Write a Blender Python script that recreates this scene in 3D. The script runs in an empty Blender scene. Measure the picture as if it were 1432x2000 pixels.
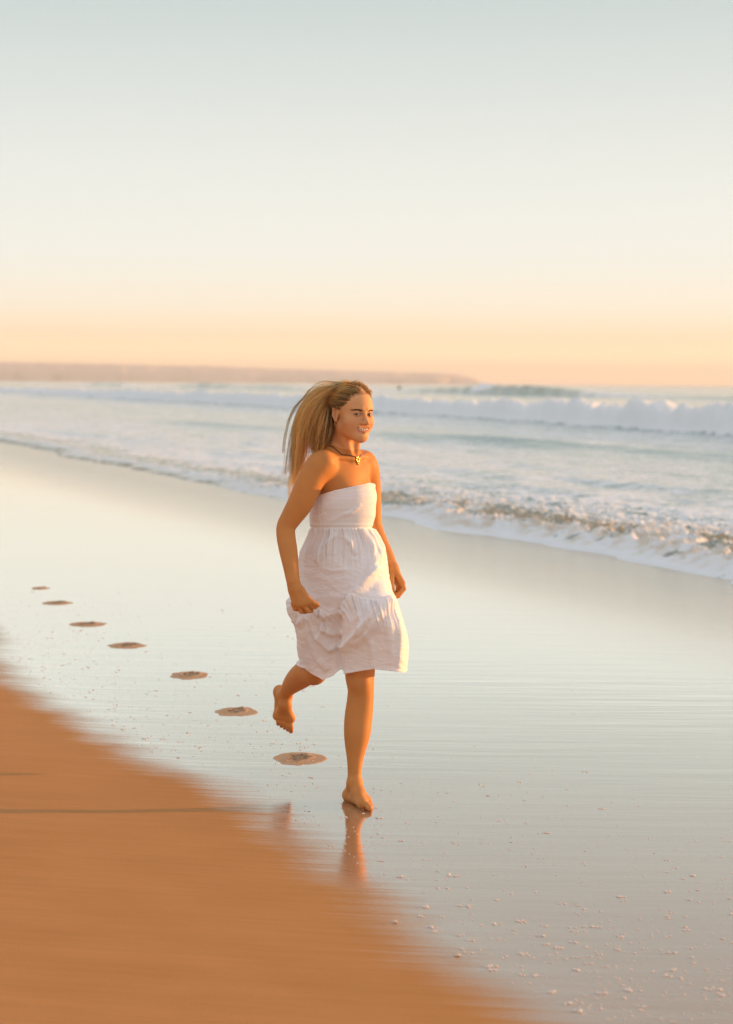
import bpy, math, random
import numpy as np
from mathutils import Vector, Matrix

random.seed(7); rng = np.random.default_rng(7)
SC = bpy.context.scene
COL = SC.collection
R = math.radians
# ------------------------------------------------------------------ camera
FPX = 3889.0
CAMZ = 1.64
PITCH = math.atan(253 / FPX)
ROLL = R(0.44)
cam = bpy.data.cameras.new('camera')
cam.sensor_fit = 'VERTICAL'; cam.sensor_height = 36.0; cam.sensor_width = 36.0
cam.lens = FPX * 36.0 / 2000.0
cam.clip_start = 0.05; cam.clip_end = 60000
cam.dof.use_dof = True; cam.dof.focus_distance = 7.75; cam.dof.aperture_fstop = 3.2
camo = bpy.data.objects.new('camera', cam); COL.objects.link(camo)
CR = Matrix.Rotation(math.pi / 2 - PITCH, 3, 'X') @ Matrix.Rotation(ROLL, 3, 'Z')
camo.matrix_world = Matrix.Translation((0, 0, CAMZ)) @ CR.to_4x4()
SC.camera = camo
CRn = np.array(CR)

def at(x, y, Y):
    """photo pixel -> world point at distance Y in front of the camera"""
    x = np.asarray(x, float); y = np.asarray(y, float); Y = np.asarray(Y, float)
    d = np.stack([(x - 716) / FPX, (1000 - y) / FPX, -np.ones_like(x * y)], -1) @ CRn.T
    return d * (Y / d[..., 1])[..., None] + np.array([0, 0, CAMZ])
def V(x, y, Y): return at(x, y, Y).reshape(3)

# ------------------------------------------------------------------ world, sun, exposure
SUN_EL = 6.0; SUN_B = 21.0     # elevation; degrees behind the picture plane, on the right
sd = Vector((math.cos(R(SUN_B)) * math.cos(R(SUN_EL)), math.sin(R(SUN_B)) * math.cos(R(SUN_EL)), math.sin(R(SUN_EL))))
def lin(c):
    return tuple(((v / 255) / 12.92 if v / 255 < 0.04045 else ((v / 255 + 0.055) / 1.055) ** 2.4) for v in c) + (1,)
world = bpy.data.worlds.new('World'); SC.world = world; world.use_nodes = True
nt = world.node_tree; nt.nodes.clear()
def N(t, typ, **kw):
    n = t.nodes.new(typ)
    for k, v in kw.items(): setattr(n, k, v)
    return n
out = N(nt, 'ShaderNodeOutputWorld'); bg = N(nt, 'ShaderNodeBackground')
sky = N(nt, 'ShaderNodeTexSky', sky_type='NISHITA', sun_disc=False)
sky.sun_elevation = R(SUN_EL); sky.sun_rotation = math.atan2(sd.x, sd.y)
sky.dust_density = 2.0
skys = N(nt, 'ShaderNodeVectorMath', operation='SCALE'); skys.inputs['Scale'].default_value = 0.09
tc = N(nt, 'ShaderNodeTexCoord'); sep = N(nt, 'ShaderNodeSeparateXYZ')
ramp = N(nt, 'ShaderNodeValToRGB')
stops = [(0.0, (245, 208, 178)), (0.010, (248, 213, 179)), (0.022, (250, 221, 187)), (0.038, (249, 234, 212)), (0.062, (243, 239, 227)),
         (0.095, (238, 238, 230)), (0.13, (228, 231, 225)), (0.19, (205, 215, 213)), (0.34, (196, 205, 203)), (0.6, (218, 221, 226)), (1.0, (220, 223, 230))]
cr = ramp.color_ramp
while len(cr.elements) < len(stops): cr.elements.new(0.5)
HAZE_D = 2.8e-4; HAZE_TOP = 75.0; HAZE_FAR = 9600.0
for e, (p, c) in zip(cr.elements, stops):      # the sky behind the sea air, a little brighter than it looks through it
    tau = HAZE_D * min(HAZE_FAR, HAZE_TOP / max(p, 1e-4)); T_ = math.exp(-tau); e.position = p
    e.color = tuple(max(0.05, (v - (1 - T_) * h) / T_) / 2.5 for v, h in zip(lin(c)[:3], (0.79, 0.555, 0.40))) + (1,)
gain = N(nt, 'ShaderNodeVectorMath', operation='SCALE'); gain.inputs['Scale'].default_value = 2.5
mixw = N(nt, 'ShaderNodeMixRGB'); mixw.inputs[0].default_value = 0.96
dot = N(nt, 'ShaderNodeVectorMath', operation='DOT_PRODUCT'); dot.inputs[1].default_value = sd
mx = N(nt, 'ShaderNodeMath', operation='MAXIMUM'); mx.inputs[1].default_value = 0
pw = N(nt, 'ShaderNodeMath', operation='POWER'); pw.inputs[1].default_value = 7
glow = N(nt, 'ShaderNodeMixRGB', blend_type='ADD'); glow.inputs[2].default_value = (0.75, 0.30, 0.10, 1)
L = nt.links.new
L(tc.outputs['Generated'], sep.inputs[0]); L(sep.outputs['Z'], ramp.inputs[0])
L(sky.outputs[0], skys.inputs[0]); L(skys.outputs[0], mixw.inputs[1]); L(ramp.outputs[0], gain.inputs[0]); L(gain.outputs[0], mixw.inputs[2])
L(tc.outputs['Generated'], dot.inputs[0]); L(dot.outputs['Value'], mx.inputs[0]); L(mx.outputs[0], pw.inputs[0])
L(pw.outputs[0], glow.inputs[0]); L(mixw.outputs[0], glow.inputs[1]); L(glow.outputs[0], bg.inputs[0])
bg.inputs[1].default_value = 0.72
L(bg.outputs[0], out.inputs[0])
sl = bpy.data.lights.new('sun', 'SUN'); sl.energy = 5.0; sl.angle = R(1.0); sl.color = (1.0, 0.485, 0.14)
so = bpy.data.objects.new('sun', sl); COL.objects.link(so)
so.rotation_euler = (-sd).to_track_quat('-Z', 'Y').to_euler(); so.location = (20, 10, 10)
SC.view_settings.view_transform = 'Standard'; SC.view_settings.look = 'None'
SC.view_settings.exposure = 0.5; SC.view_settings.gamma = 1.0; SC.view_settings.use_curve_mapping = False

# ------------------------------------------------------------------ helpers
def fade(t): return t * t * t * (t * (t * 6 - 15) + 10)
def _h(ix, iy, iz, seed):
    with np.errstate(over='ignore'):
        n = (ix.astype(np.int64) * 374761393 + iy.astype(np.int64) * 668265263 + iz.astype(np.int64) * 2147483647 + seed * 1274126177) & 0xffffffff
        n = ((n ^ (n >> 13)) * 1274126177) & 0xffffffff
        n = ((n ^ (n >> 16)) * 2246822519) & 0xffffffff
        n = n ^ (n >> 15)
    return (n & 0xffffff) / float(0xffffff) * 2 - 1
def noise2(x, y, seed=0):
    x = np.asarray(x, float); y = np.asarray(y, float)
    ix = np.floor(x); iy = np.floor(y); fx = fade(x - ix); fy = fade(y - iy); z = np.zeros_like(ix)
    a = _h(ix, iy, z, seed); b = _h(ix + 1, iy, z, seed); c = _h(ix, iy + 1, z, seed); d = _h(ix + 1, iy + 1, z, seed)
    return (a * (1 - fx) + b * fx) * (1 - fy) + (c * (1 - fx) + d * fx) * fy
def fbm2(x, y, octv=4, seed=0, gain=0.5):
    s = 0; a = 1; t = 0
    for i in range(octv):
        s = s + a * noise2(x * 2 ** i + 17.3 * i, y * 2 ** i - 9.1 * i, seed + i); t += a; a *= gain
    return s / t
def sstep(a, b, x):
    t = np.clip((x - a) / (b - a), 0, 1); return t * t * (3 - 2 * t)

def mesh_obj(name, verts, faces, mat, parent=None, smooth=True, attrs=None, cols=None):
    me = bpy.data.meshes.new(name)
    verts = np.ascontiguousarray(verts, dtype=np.float32)
    if isinstance(faces, np.ndarray):
        n = faces.shape[1]; nf = len(faces)
        me.vertices.add(len(verts)); me.vertices.foreach_set('co', verts.ravel())
        me.loops.add(nf * n); me.loops.foreach_set('vertex_index', faces.astype(np.int32).ravel())
        me.polygons.add(nf); me.polygons.foreach_set('loop_start', np.arange(0, nf * n, n, dtype=np.int32))
        me.update(calc_edges=True)
    else:
        me.from_pydata([tuple(v) for v in verts], [], faces)
    me.validate()
    if smooth: me.polygons.foreach_set('use_smooth', np.ones(len(me.polygons), dtype=bool))
    for k, a in (attrs or {}).items():
        at_ = me.attributes.new(k, 'FLOAT', 'POINT'); at_.data.foreach_set('value', np.asarray(a, np.float32).ravel())
    for k, a in (cols or {}).items():
        at_ = me.attributes.new(k, 'FLOAT_COLOR', 'POINT')
        a = np.asarray(a, np.float32); a = np.concatenate([a, np.ones((len(a), 1), np.float32)], 1) if a.shape[1] == 3 else a
        at_.data.foreach_set('color', a.ravel())
    me.materials.append(mat)
    o = bpy.data.objects.new(name, me); COL.objects.link(o)
    if parent: o.parent = parent
    return o
def tag(o, label=None, cat=None, group=None, kind=None):
    if label: o['label'] = label
    if cat: o['category'] = cat
    if group: o['group'] = group
    if kind: o['kind'] = kind
    return o
def empty(name, loc=(0, 0, 0)):
    o = bpy.data.objects.new(name, None); COL.objects.link(o); o.location = loc; return o
def local(o, verts):   # world verts -> coordinates under an unrotated parent
    return np.asarray(verts) - np.array(o.location)
def grid_faces(nr, nc, wrap=False):
    i = np.arange(nr - 1)[:, None]; j = np.arange(nc if wrap else nc - 1)[None, :]
    j2 = (j + 1) % nc
    return np.stack([i * nc + j, i * nc + j2, (i + 1) * nc + j2, (i + 1) * nc + j], -1).reshape(-1, 4)
def tube(points, radii, sides=8, cap=True):
    P = np.asarray(points, float); n = len(P); radii = np.broadcast_to(np.asarray(radii, float), (n,))
    T = np.gradient(P, axis=0); T /= np.linalg.norm(T, axis=1)[:, None] + 1e-12
    ref = np.array([0, 0, 1.0]) if abs(T[0][2]) < 0.9 else np.array([1.0, 0, 0])
    vs = []; 
    nrm = np.cross(T[0], ref); nrm /= np.linalg.norm(nrm)
    for k in range(n):
        nrm = nrm - T[k] * np.dot(nrm, T[k]); nrm /= np.linalg.norm(nrm) + 1e-12
        b = np.cross(T[k], nrm)
        a = np.arange(sides) / sides * 2 * math.pi
        vs.append(P[k] + radii[k] * (np.cos(a)[:, None] * nrm + np.sin(a)[:, None] * b))
    vs = np.concatenate(vs); f = [tuple(q) for q in grid_faces(n, sides, True)]
    if cap:
        f.append(tuple(range(sides))[::-1]); f.append(tuple(range((n - 1) * sides, n * sides)))
    return vs, f
def join(parts):
    vs = []; fs = []; o = 0
    for v, f in parts:
        vs.append(np.asarray(v)); fs += [tuple(int(i) + o for i in q) for q in f]; o += len(v)
    return np.concatenate(vs), fs
def uvsphere(c, r, nu=16, nv=10, axes=None):
    th = np.linspace(0, math.pi, nv + 1)[1:-1]; ph = np.arange(nu) / nu * 2 * math.pi
    p = [(0, 0, 1)] + [(math.sin(t) * math.cos(q), math.sin(t) * math.sin(q), math.cos(t)) for t in th for q in ph] + [(0, 0, -1)]
    p = np.array(p) * np.asarray(r)
    if axes is not None: p = p @ np.asarray(axes)      # rows = world axes
    f = [(0, 1 + j, 1 + (j + 1) % nu) for j in range(nu)]
    for i in range(nv - 2):
        f += [(1 + i * nu + j, 1 + (i + 1) * nu + j, 1 + (i + 1) * nu + (j + 1) % nu, 1 + i * nu + (j + 1) % nu) for j in range(nu)]
    b = 1 + (nv - 2) * nu; e = len(p) - 1
    f += [(b + j, e, b + (j + 1) % nu) for j in range(nu)]
    return p + np.asarray(c), f

# ------------------------------------------------------------------ materials
def new_mat(name):
    m = bpy.data.materials.new(name); m.use_nodes = True; m.node_tree.nodes.clear()
    t = m.node_tree; o = N(t, 'ShaderNodeOutputMaterial'); return m, t, o
def math_n(t, op, a, b=None, clamp=False):
    n = N(t, 'ShaderNodeMath', operation=op); n.use_clamp = clamp
    for i, v in enumerate((a, b)):
        if v is None: continue
        if isinstance(v, (int, float)): n.inputs[i].default_value = v
        else: t.links.new(v, n.inputs[i])
    return n.outputs[0]
def map_range(t, v, a, b, c, d, smooth=True):
    n = N(t, 'ShaderNodeMapRange'); n.interpolation_type = 'SMOOTHSTEP' if smooth else 'LINEAR'
    t.links.new(v, n.inputs['Value'])
    for k, x in zip(('From Min', 'From Max', 'To Min', 'To Max'), (a, b, c, d)): n.inputs[k].default_value = x
    return n.outputs[0]
def attr(t, name): return N(t, 'ShaderNodeAttribute', attribute_name=name)
def noise_n(t, scale, detail=4, rough=0.5, vec=None, stretch=None, rot=0.0):
    n = N(t, 'ShaderNodeTexNoise'); n.inputs['Scale'].default_value = scale; n.inputs['Detail'].default_value = detail; n.inputs['Roughness'].default_value = rough
    if vec is None:
        g = N(t, 'ShaderNodeNewGeometry'); vec = g.outputs['Position']
    if stretch:
        mp = N(t, 'ShaderNodeMapping'); mp.inputs['Scale'].default_value = stretch; mp.inputs['Rotation'].default_value = (0, 0, rot)
        t.links.new(vec, mp.inputs[0]); vec = mp.outputs[0]
    t.links.new(vec, n.inputs['Vector']); return n
def mixc(t, f, a, b, mode='MIX'):
    n = N(t, 'ShaderNodeMixRGB', blend_type=mode)
    for i, v in enumerate((f, a, b)):
        if isinstance(v, (int, float)): n.inputs[i].default_value = v
        elif isinstance(v, tuple): n.inputs[i].default_value = v if len(v) == 4 else v + (1,)
        else: t.links.new(v, n.inputs[i])
    return n.outputs[0]
def simple_mat(name, col, rough=0.5, metal=0.0, nscale=40, namt=0.15, bump=0.0, spec=0.5):
    m, t, o = new_mat(name)
    p = N(t, 'ShaderNodeBsdfPrincipled'); n = noise_n(t, nscale)
    c = mixc(t, n.outputs[0], tuple(v * (1 - namt) for v in col[:3]), tuple(min(1, v * (1 + namt)) for v in col[:3]))
    t.links.new(c, p.inputs['Base Color']); p.inputs['Roughness'].default_value = rough; p.inputs['Metallic'].default_value = metal
    p.inputs['Specular IOR Level'].default_value = spec
    if bump:
        b = N(t, 'ShaderNodeBump'); b.inputs['Strength'].default_value = bump; b.inputs['Distance'].default_value = 0.002
        t.links.new(n.outputs[0], b.inputs['Height']); t.links.new(b.outputs[0], p.inputs['Normal'])
    t.links.new(p.outputs[0], o.inputs[0]); return m

# ------------------------------------------------------------------ beach geometry
P0 = np.array([3.0, 16.3]); UD = np.array([-0.349, 0.937]); VD = np.array([0.937, 0.349])
def uv_of(X, Y):
    return (X - P0[0]) * UD[0] + (Y - P0[1]) * UD[1], (X - P0[0]) * VD[0] + (Y - P0[1]) * VD[1]
SLOPE = 0.062; V0 = -6.25
def sand_z(X, Y):
    u, v = uv_of(X, Y)
    w = V0 - v
    k = 0.22
    rise = SLOPE * k * np.logaddexp(0, np.clip(w, -50, 14) / k)
    rise = np.where(w > 9, SLOPE * 9 + 0.02 * np.minimum(w - 9, 30), rise)
    down = -0.06 * np.clip(v, 0, 60)
    return rise * 1.0 + down
def on_sand(px, py):
    """photo pixel -> point on the sand"""
    z = 0.0
    for _ in range(12):
        d = np.array([(px - 716) / FPX, (1000 - py) / FPX, -1.0]) @ CRn.T
        k = (z - CAMZ) / d[2]; p = d * k + np.array([0, 0, CAMZ]); z = 0.5 * z + 0.5 * float(sand_z(p[0], p[1]))
    return p
bpts = [(-140, 1120), (-10, 1235), (0, 1292), (60, 1345), (150, 1400), (235, 1452), (330, 1505), (440, 1532), (520, 1580), (590, 1645), (670, 1697),
        (755, 1752), (800, 1822), (870, 1872), (950, 1922), (1080, 1990), (1230, 2080), (1400, 2250), (1800, 2600)]
BP = np.array([on_sand(*p)[:2] for p in bpts])
BP = np.concatenate([[BP[0] + UD * 400 - VD * 30, BP[0] + UD * 30 - VD * 1.5], BP, [BP[-1] - UD * 300]])
def bdist(X, Y):
    """signed distance to the edge of the wet film, positive on the damp upper sand"""
    shp = X.shape; P = np.stack([X.ravel(), Y.ravel()], 1); best = np.full(len(P), 1e9); sg = np.ones(len(P))
    for a, b in zip(BP[:-1], BP[1:]):
        ab = b - a; t = np.clip(((P - a) @ ab) / (ab @ ab), 0, 1); q = P - (a + t[:, None] * ab)
        d = np.hypot(q[:, 0], q[:, 1]); s = np.sign(ab[0] * (P[:, 1] - a[1]) - ab[1] * (P[:, 0] - a[0]))
        m = d < best; best[m] = d[m]; sg[m] = s[m]
    return (-best * sg).reshape(shp)

# sand material
m_sand, t, o = new_mat('damp_sand')
dry = attr(t, 'dry').outputs['Fac']
st = noise_n(t, 1.0, 5, 0.6, stretch=(0.9, 30, 1), rot=R(-2))
st2 = noise_n(t, 1.0, 4, 0.55, stretch=(4, 90, 1))
fine = noise_n(t, 320, 4, 0.8); mid = noise_n(t, 3.0, 4, 0.5)
j = math_n(t, 'ADD', dry, math_n(t, 'MULTIPLY', math_n(t, 'SUBTRACT', st.outputs[0], 0.5), 0.30))
j = math_n(t, 'ADD', j, math_n(t, 'MULTIPLY', math_n(t, 'SUBTRACT', mid.outputs[0], 0.5), 0.25))
dryf = map_range(t, j, -0.16, 0.20, 0.0, 1.0)
c1 = mixc(t, fine.outputs[0], (0.26, 0.118, 0.040), (0.68, 0.308, 0.108))
c1 = mixc(t, map_range(t, st.outputs[0], 0.35, 0.65, 0, 0.20), c1, (0.33, 0.155, 0.045))
c1 = mixc(t, map_range(t, st2.outputs[0], 0.3, 0.7, 0, 0.22), c1, (0.54, 0.28, 0.10))
c1 = mixc(t, map_range(t, mid.outputs[0], 0.3, 0.7, 0, 0.25), c1, (0.37, 0.17, 0.05))
wetc = mixc(t, fine.outputs[0], (0.27, 0.155, 0.10), (0.37, 0.22, 0.145))
base = mixc(t, dryf, wetc, c1)
dif = N(t, 'ShaderNodeBsdfPrincipled'); t.links.new(base, dif.inputs['Base Color']); dif.inputs['Roughness'].default_value = 0.75; dif.inputs['Specular IOR Level'].default_value = 0.06
bmp = N(t, 'ShaderNodeBump'); bmp.inputs['Strength'].default_value = 0.55; bmp.inputs['Distance'].default_value = 0.0012
hs = math_n(t, 'ADD', fine.outputs[0], math_n(t, 'MULTIPLY', st2.outputs[0], 3.0)); t.links.new(hs, bmp.inputs['Height']); t.links.new(bmp.outputs[0], dif.inputs['Normal'])
gl = N(t, 'ShaderNodeBsdfGlossy'); gl.inputs['Color'].default_value = (1.0, 0.975, 0.92, 1)
rp1 = noise_n(t, 1.0, 4, 0.55, stretch=(0.9, 7.5, 1), rot=R(5)); rp2 = noise_n(t, 1.0, 3, 0.6, stretch=(9, 42, 1), rot=R(-4))
chop = attr(t, 'chop').outputs['Fac']
pm = map_range(t, noise_n(t, 0.55, 3, 0.5).outputs[0], 0.35, 0.65, 0.8, 2.5)
hh = math_n(t, 'ADD', math_n(t, 'MULTIPLY', rp1.outputs[0], pm), math_n(t, 'MULTIPLY', math_n(t, 'MULTIPLY', rp2.outputs[0], 1.3), math_n(t, 'ADD', math_n(t, 'MULTIPLY', chop, 3.0), 0.12)))
bw = N(t, 'ShaderNodeBump'); bw.inputs['Strength'].default_value = 0.5; bw.inputs['Distance'].default_value = 0.0016
t.links.new(hh, bw.inputs['Height']); t.links.new(bw.outputs[0], gl.inputs['Normal'])
gr = math_n(t, 'ADD', 0.045, math_n(t, 'MULTIPLY', st.outputs[0], 0.07)); gr = math_n(t, 'ADD', gr, math_n(t, 'MULTIPLY', dryf, 0.3)); gr = math_n(t, 'ADD', gr, math_n(t, 'MULTIPLY', chop, 0.11)); t.links.new(gr, gl.inputs['Roughness'])
fr = N(t, 'ShaderNodeFresnel'); fr.inputs['IOR'].default_value = 1.75; t.links.new(bw.outputs[0], fr.inputs['Normal'])
ff = map_range(t, fr.outputs[0], 0.15, 0.48, 0.13, 1.0, False)
ff = math_n(t, 'MULTIPLY', ff, math_n(t, 'SUBTRACT', 1.0, dryf), True); ff = math_n(t, 'MULTIPLY', ff, math_n(t, 'SUBTRACT', 1.0, math_n(t, 'MULTIPLY', chop, 0.28)))
ms = N(t, 'ShaderNodeMixShader'); t.links.new(ff, ms.inputs[0]); t.links.new(dif.outputs[0], ms.inputs[1]); t.links.new(gl.outputs[0], ms.inputs[2])
t.links.new(ms.outputs[0], o.inputs[0])

def axis(lo, hi, dlo, dhi, step, g=1.12):
    a = list(np.arange(dlo, dhi, step)); s = step
    while a[-1] < hi: s *= g; a.append(a[-1] + s)
    s = step; b = [a[0]]
    while b[-1] > lo: s *= g; b.append(b[-1] - s)
    return np.array(b[:0:-1] + a)
ax_ = axis(-7500, 7500, -3.0, 4.0, 0.025); ay_ = axis(-300, 8000, 4.3, 17, 0.03, 1.08)
GX, GY = np.meshgrid(ax_, ay_)
GZ = sand_z(GX, GY)
dr = bdist(GX, GY)
GZ = GZ + sstep(0, 1, dr) * 0.006 * fbm2(GX * 1.3, GY * 6, 3, 5) * (np.abs(GX) < 50)
_, gv = uv_of(GX, GY)
mesh_obj('sand_ground', np.stack([GX, GY, GZ], -1).reshape(-1, 3), grid_faces(*GX.shape), m_sand,
         attrs={'dry': np.clip(dr, -5, 5), 'chop': sstep(-3.2, -0.3, gv) * sstep(-30, 2, GX + 10)})['kind'] = 'structure'

# ------------------------------------------------------------------ sea
m_sea, t, o = new_mat('sea_water')
foam = attr(t, 'foam').outputs['Fac']; brown = attr(t, 'brown').outputs['Fac']; thin = attr(t, 'clear').outputs['Fac']
fn = noise_n(t, 1.0, 6, 0.62, stretch=(1.1, 2.6, 2), rot=R(-20)); fn2 = noise_n(t, 7.0, 6, 0.7)
fj = math_n(t, 'ADD', foam, math_n(t, 'MULTIPLY', math_n(t, 'SUBTRACT', fn.outputs[0], 0.5), 1.5))
fj = math_n(t, 'ADD', fj, math_n(t, 'MULTIPLY', math_n(t, 'SUBTRACT', fn2.outputs[0], 0.5), 1.1))
ffac = map_range(t, fj, 0.45, 0.59, 0.0, 1.0)
wd = N(t, 'ShaderNodeBsdfPrincipled')
wcol = mixc(t, thin, (0.15, 0.25, 0.25), (0.19, 0.23, 0.12)); wcol = mixc(t, brown, wcol, (0.40, 0.30, 0.18))
t.links.new(wcol, wd.inputs['Base Color']); wd.inputs['Roughness'].default_value = 0.12; wd.inputs['IOR'].default_value = 1.45
b1 = N(t, 'ShaderNodeBump'); b1.inputs['Strength'].default_value = 0.6; b1.inputs['Distance'].default_value = 0.06
wn = noise_n(t, 1.0, 5, 0.6, stretch=(0.9, 2.5, 1), rot=R(-20)); t.links.new(wn.outputs[0], b1.inputs['Height']); t.links.new(b1.outputs[0], wd.inputs['Normal'])
fd = N(t, 'ShaderNodeBsdfPrincipled'); fd.inputs['Roughness'].default_value = 0.6
fc = mixc(t, fn2.outputs[0], (0.74, 0.77, 0.80), (0.88, 0.88, 0.89)); fc = mixc(t, math_n(t, 'MULTIPLY', brown, 0.5), fc, (0.62, 0.47, 0.30))
t.links.new(fc, fd.inputs['Base Color'])
b2 = N(t, 'ShaderNodeBump'); b2.inputs['Strength'].default_value = 0.8; b2.inputs['Distance'].default_value = 0.04
t.links.new(fn2.outputs[0], b2.inputs['Height']); t.links.new(b2.outputs[0], fd.inputs['Normal'])
beige = map_range(t, noise_n(t, 5.0, 4, 0.6).outputs[0], 0.42, 0.62, 0.0, 0.55); t.links.new(mixc(t, math_n(t, 'MULTIPLY', beige, attr(t, 'silt').outputs['Fac']), fc, (0.60, 0.46, 0.30)), fd.inputs['Base Color'])
ms = N(t, 'ShaderNodeMixShader'); t.links.new(ffac, ms.inputs[0]); t.links.new(wd.outputs[0], ms.inputs[1]); t.links.new(fd.outputs[0], ms.inputs[2]); t.links.new(ms.outputs[0], o.inputs[0])

ypx = np.concatenate([np.linspace(1500, 1180, 40)[:-1], np.linspace(1180, 870, 520)[:-1], np.linspace(870, 752, 300)[:-1], 747 + 5 * np.geomspace(1, 0.15, 24)])
rowY = CAMZ * FPX / (ypx - 747)
col = np.concatenate([np.linspace(-1.6, -0.24, 40)[:-1], np.linspace(-0.24, 0.24, 760)[:-1], np.linspace(0.24, 1.8, 50)])
SX = col[None, :] * rowY[:, None]; SY = np.broadcast_to(rowY[:, None], SX.shape).copy()
u, v = uv_of(SX, SY)
vs_ = v - 0.45 + 0.45 * fbm2(u * 0.28, u * 0 + 3, 3, 11) + 0.22 * fbm2(u * 1.5, u * 0 + 7, 3, 12) + 0.9 * np.sin(u * 0.09 + 1.0) * sstep(5, 40, u)
z = np.where(vs_ < 0, vs_ * 0.5, 0.0)
near = 1 - sstep(60, 300, SY)
bamp = 1.15 - 0.85 * sstep(6, 22, u)
bore = bamp * 0.078 * sstep(0, 0.40, vs_) * (1 - 0.75 * sstep(0.7, 3.0, vs_))
lump = fbm2(u * 3.0, v * 3.6, 4, 21, 0.6); lump2 = fbm2(u * 9, v * 9, 3, 22)
bil = 1 - 2.2 * np.abs(fbm2(u * 4.2, v * 5.0, 2, 25)); bil2 = 1 - 2.2 * np.abs(fbm2(u * 10, v * 12, 3, 26))
z += bore * (0.85 + 0.45 * lump + 0.30 * bil + 0.16 * bil2 + 0.10 * lump2) * near
z += near * bamp * 0.026 * (bil + 0.6 * bil2) * sstep(0.1, 0.6, vs_) * (1 - sstep(2.0, 5.0, vs_))
z += sstep(0.2, 2.5, vs_) * (0.018 * fbm2(u * 0.9, v * 2.2, 4, 23) + 0.05 * fbm2(u * 0.22, v * 0.8, 3, 24)) * np.clip(1.6 - SY / 400, 0.3, 1)
# little second ridge
rv = v - (13 + 1.5 * np.sin(u * 0.07)); z += 0.16 * np.exp(-(rv / 0.9) ** 2) * sstep(8, 20, u) * (1 - sstep(55, 80, u)) * (0.6 + 0.6 * fbm2(u * 0.15, 1 + u * 0, 3, 31))
ridge2 = np.exp(-((rv + 0.5) / 0.6) ** 2) * sstep(8, 20, u) * (1 - sstep(55, 80, u))
# main breaker
vb = np.interp(u, [-40, 42, 89, 213, 400, 900], [20, 25.5, 30, 35.6, 47, 80]) + 0.9 * fbm2(u * 0.06, u * 0 + 2, 3, 41)
q = v - vb
hb = np.interp(u, [-60, 20, 42, 89, 150, 213, 300, 420], [1.1, 1.05, 0.92, 0.78, 0.75, 0.7, 0.45, 0.1]) * (1 + 0.22 * fbm2(u * 0.35, u * 0, 4, 42))
prof = sstep(-0.25, 0.55, q) * (1 - 0.5 * sstep(0.6, 3.0, q)) * (1 - sstep(3.0, 12, q))
bilB = 1 - 2 * np.abs(fbm2(u * 1.1, v * 1.4, 3, 44)); z += hb * prof * (0.88 + 0.22 * fbm2(u * 1.6, v * 1.8, 4, 43, 0.6) + 0.22 * bilB + 0.08 * lump)
foamB = sstep(-0.3, 0.05, q) * (1 - sstep(2.5, 11, q)) * sstep(0.1, 0.4, hb)
# outer swell with green standing peaks
q2 = v - (110 + 4 * fbm2(u * 0.01, u * 0, 3, 51))
def pk(c, w): return np.exp(-((u - c) / w) ** 2)
def u_at(pxx, vv):      # along-shore coordinate where a sight line meets an offshore distance
    s = (pxx - 716) / FPX; Yq = (vv + VD[0] * P0[0] + VD[1] * P0[1]) / (VD[0] * s + VD[1]); return uv_of(s * Yq, Yq)[0]
uG = u_at(1050, 110); uG2 = u_at(890, 110); uA = u_at(385, 110); uB = u_at(215, 110); uC = u_at(520, 110); uF = u_at(960, 110)
h2 = 0.35 + 1.0 * pk(uG, 16) + 0.65 * pk(uG2, 18) + 1.0 * pk(uA, 22) + 0.9 * pk(uB, 26) + 0.7 * pk(uC, 24) + 0.5 * pk(uF, 5)
prof2 = np.exp(-(np.where(q2 < 0, q2 / 1.6, q2 / 7.0)) ** 2)
z += h2 * prof2
foam2 = np.clip(prof2 * 1.4, 0, 1) * np.clip(1 - 1.3 * (pk(uG, 17) + pk(uG2, 18) + pk(uA, 15) + pk(uB, 15) + pk(uC, 26)) + 1.6 * pk(uF, 6), 0, 1) * (1 - sstep(uB + 60, uB + 200, u)) * sstep(uG - 60, uG - 20, u)
clear = np.clip(prof2 * 1.6 * sstep(-6, 0, -np.abs(q2)) , 0, 1)
q3 = v - 190; z += 0.7 * np.exp(-(q3 / 6) ** 2) * np.clip(0.4 + fbm2(u * 0.012, u * 0, 3, 61), 0, 1)
z += 0.10 * fbm2(u * 0.02, v * 0.09, 4, 71) * sstep(5, 60, v) * (1 - sstep(800, 3000, SY))
# foam cover
foam_a = 0.49 + 0.38 * np.exp(-np.clip(vs_ - 0.2, 0, None) / 3.0) * (0.55 + 0.45 * bamp) + 0.10 * fbm2(u * 0.12, v * 0.4, 4, 81)
foam_a = foam_a - 0.10 * sstep(8, 20, v) + 0.10 * np.exp(-((v - vb + 6) / 4) ** 2) - 0.22 * ridge2
foam_a = np.where(v > vb + 4, 0.33 + 0.10 * fbm2(u * 0.03, v * 0.1, 3, 82), foam_a)
foam_a = np.maximum(foam_a, foamB * 1.25); foam_a = np.maximum(foam_a, foam2 * 1.1)
foam_a = foam_a * (1 - 0.8 * sstep(180, 500, v))
bv = vs_ - 0.85 - 0.35 * fbm2(u * 0.5, u * 0, 2, 91)
brn = np.exp(-(bv / 0.42) ** 2) * np.clip(0.75 + 1.3 * fbm2(u * 1.1, v * 2.6, 3, 92), 0, 1.2)
pock = 0.45 * np.clip(fbm2(u * 3.6, v * 5.0, 4, 93) * 2.6 - 0.12, 0, 1) * sstep(0.0, 0.3, vs_) * (1 - sstep(1.6, 3.0, vs_)) * bamp; brn = np.maximum(brn, 0.9 * pock)
brn = np.maximum(brn, np.exp(-np.clip(vs_, 0, 9) / 0.16) * 0.8 * sstep(6, 22, u))
foam_a = foam_a - brn * 0.50
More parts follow.
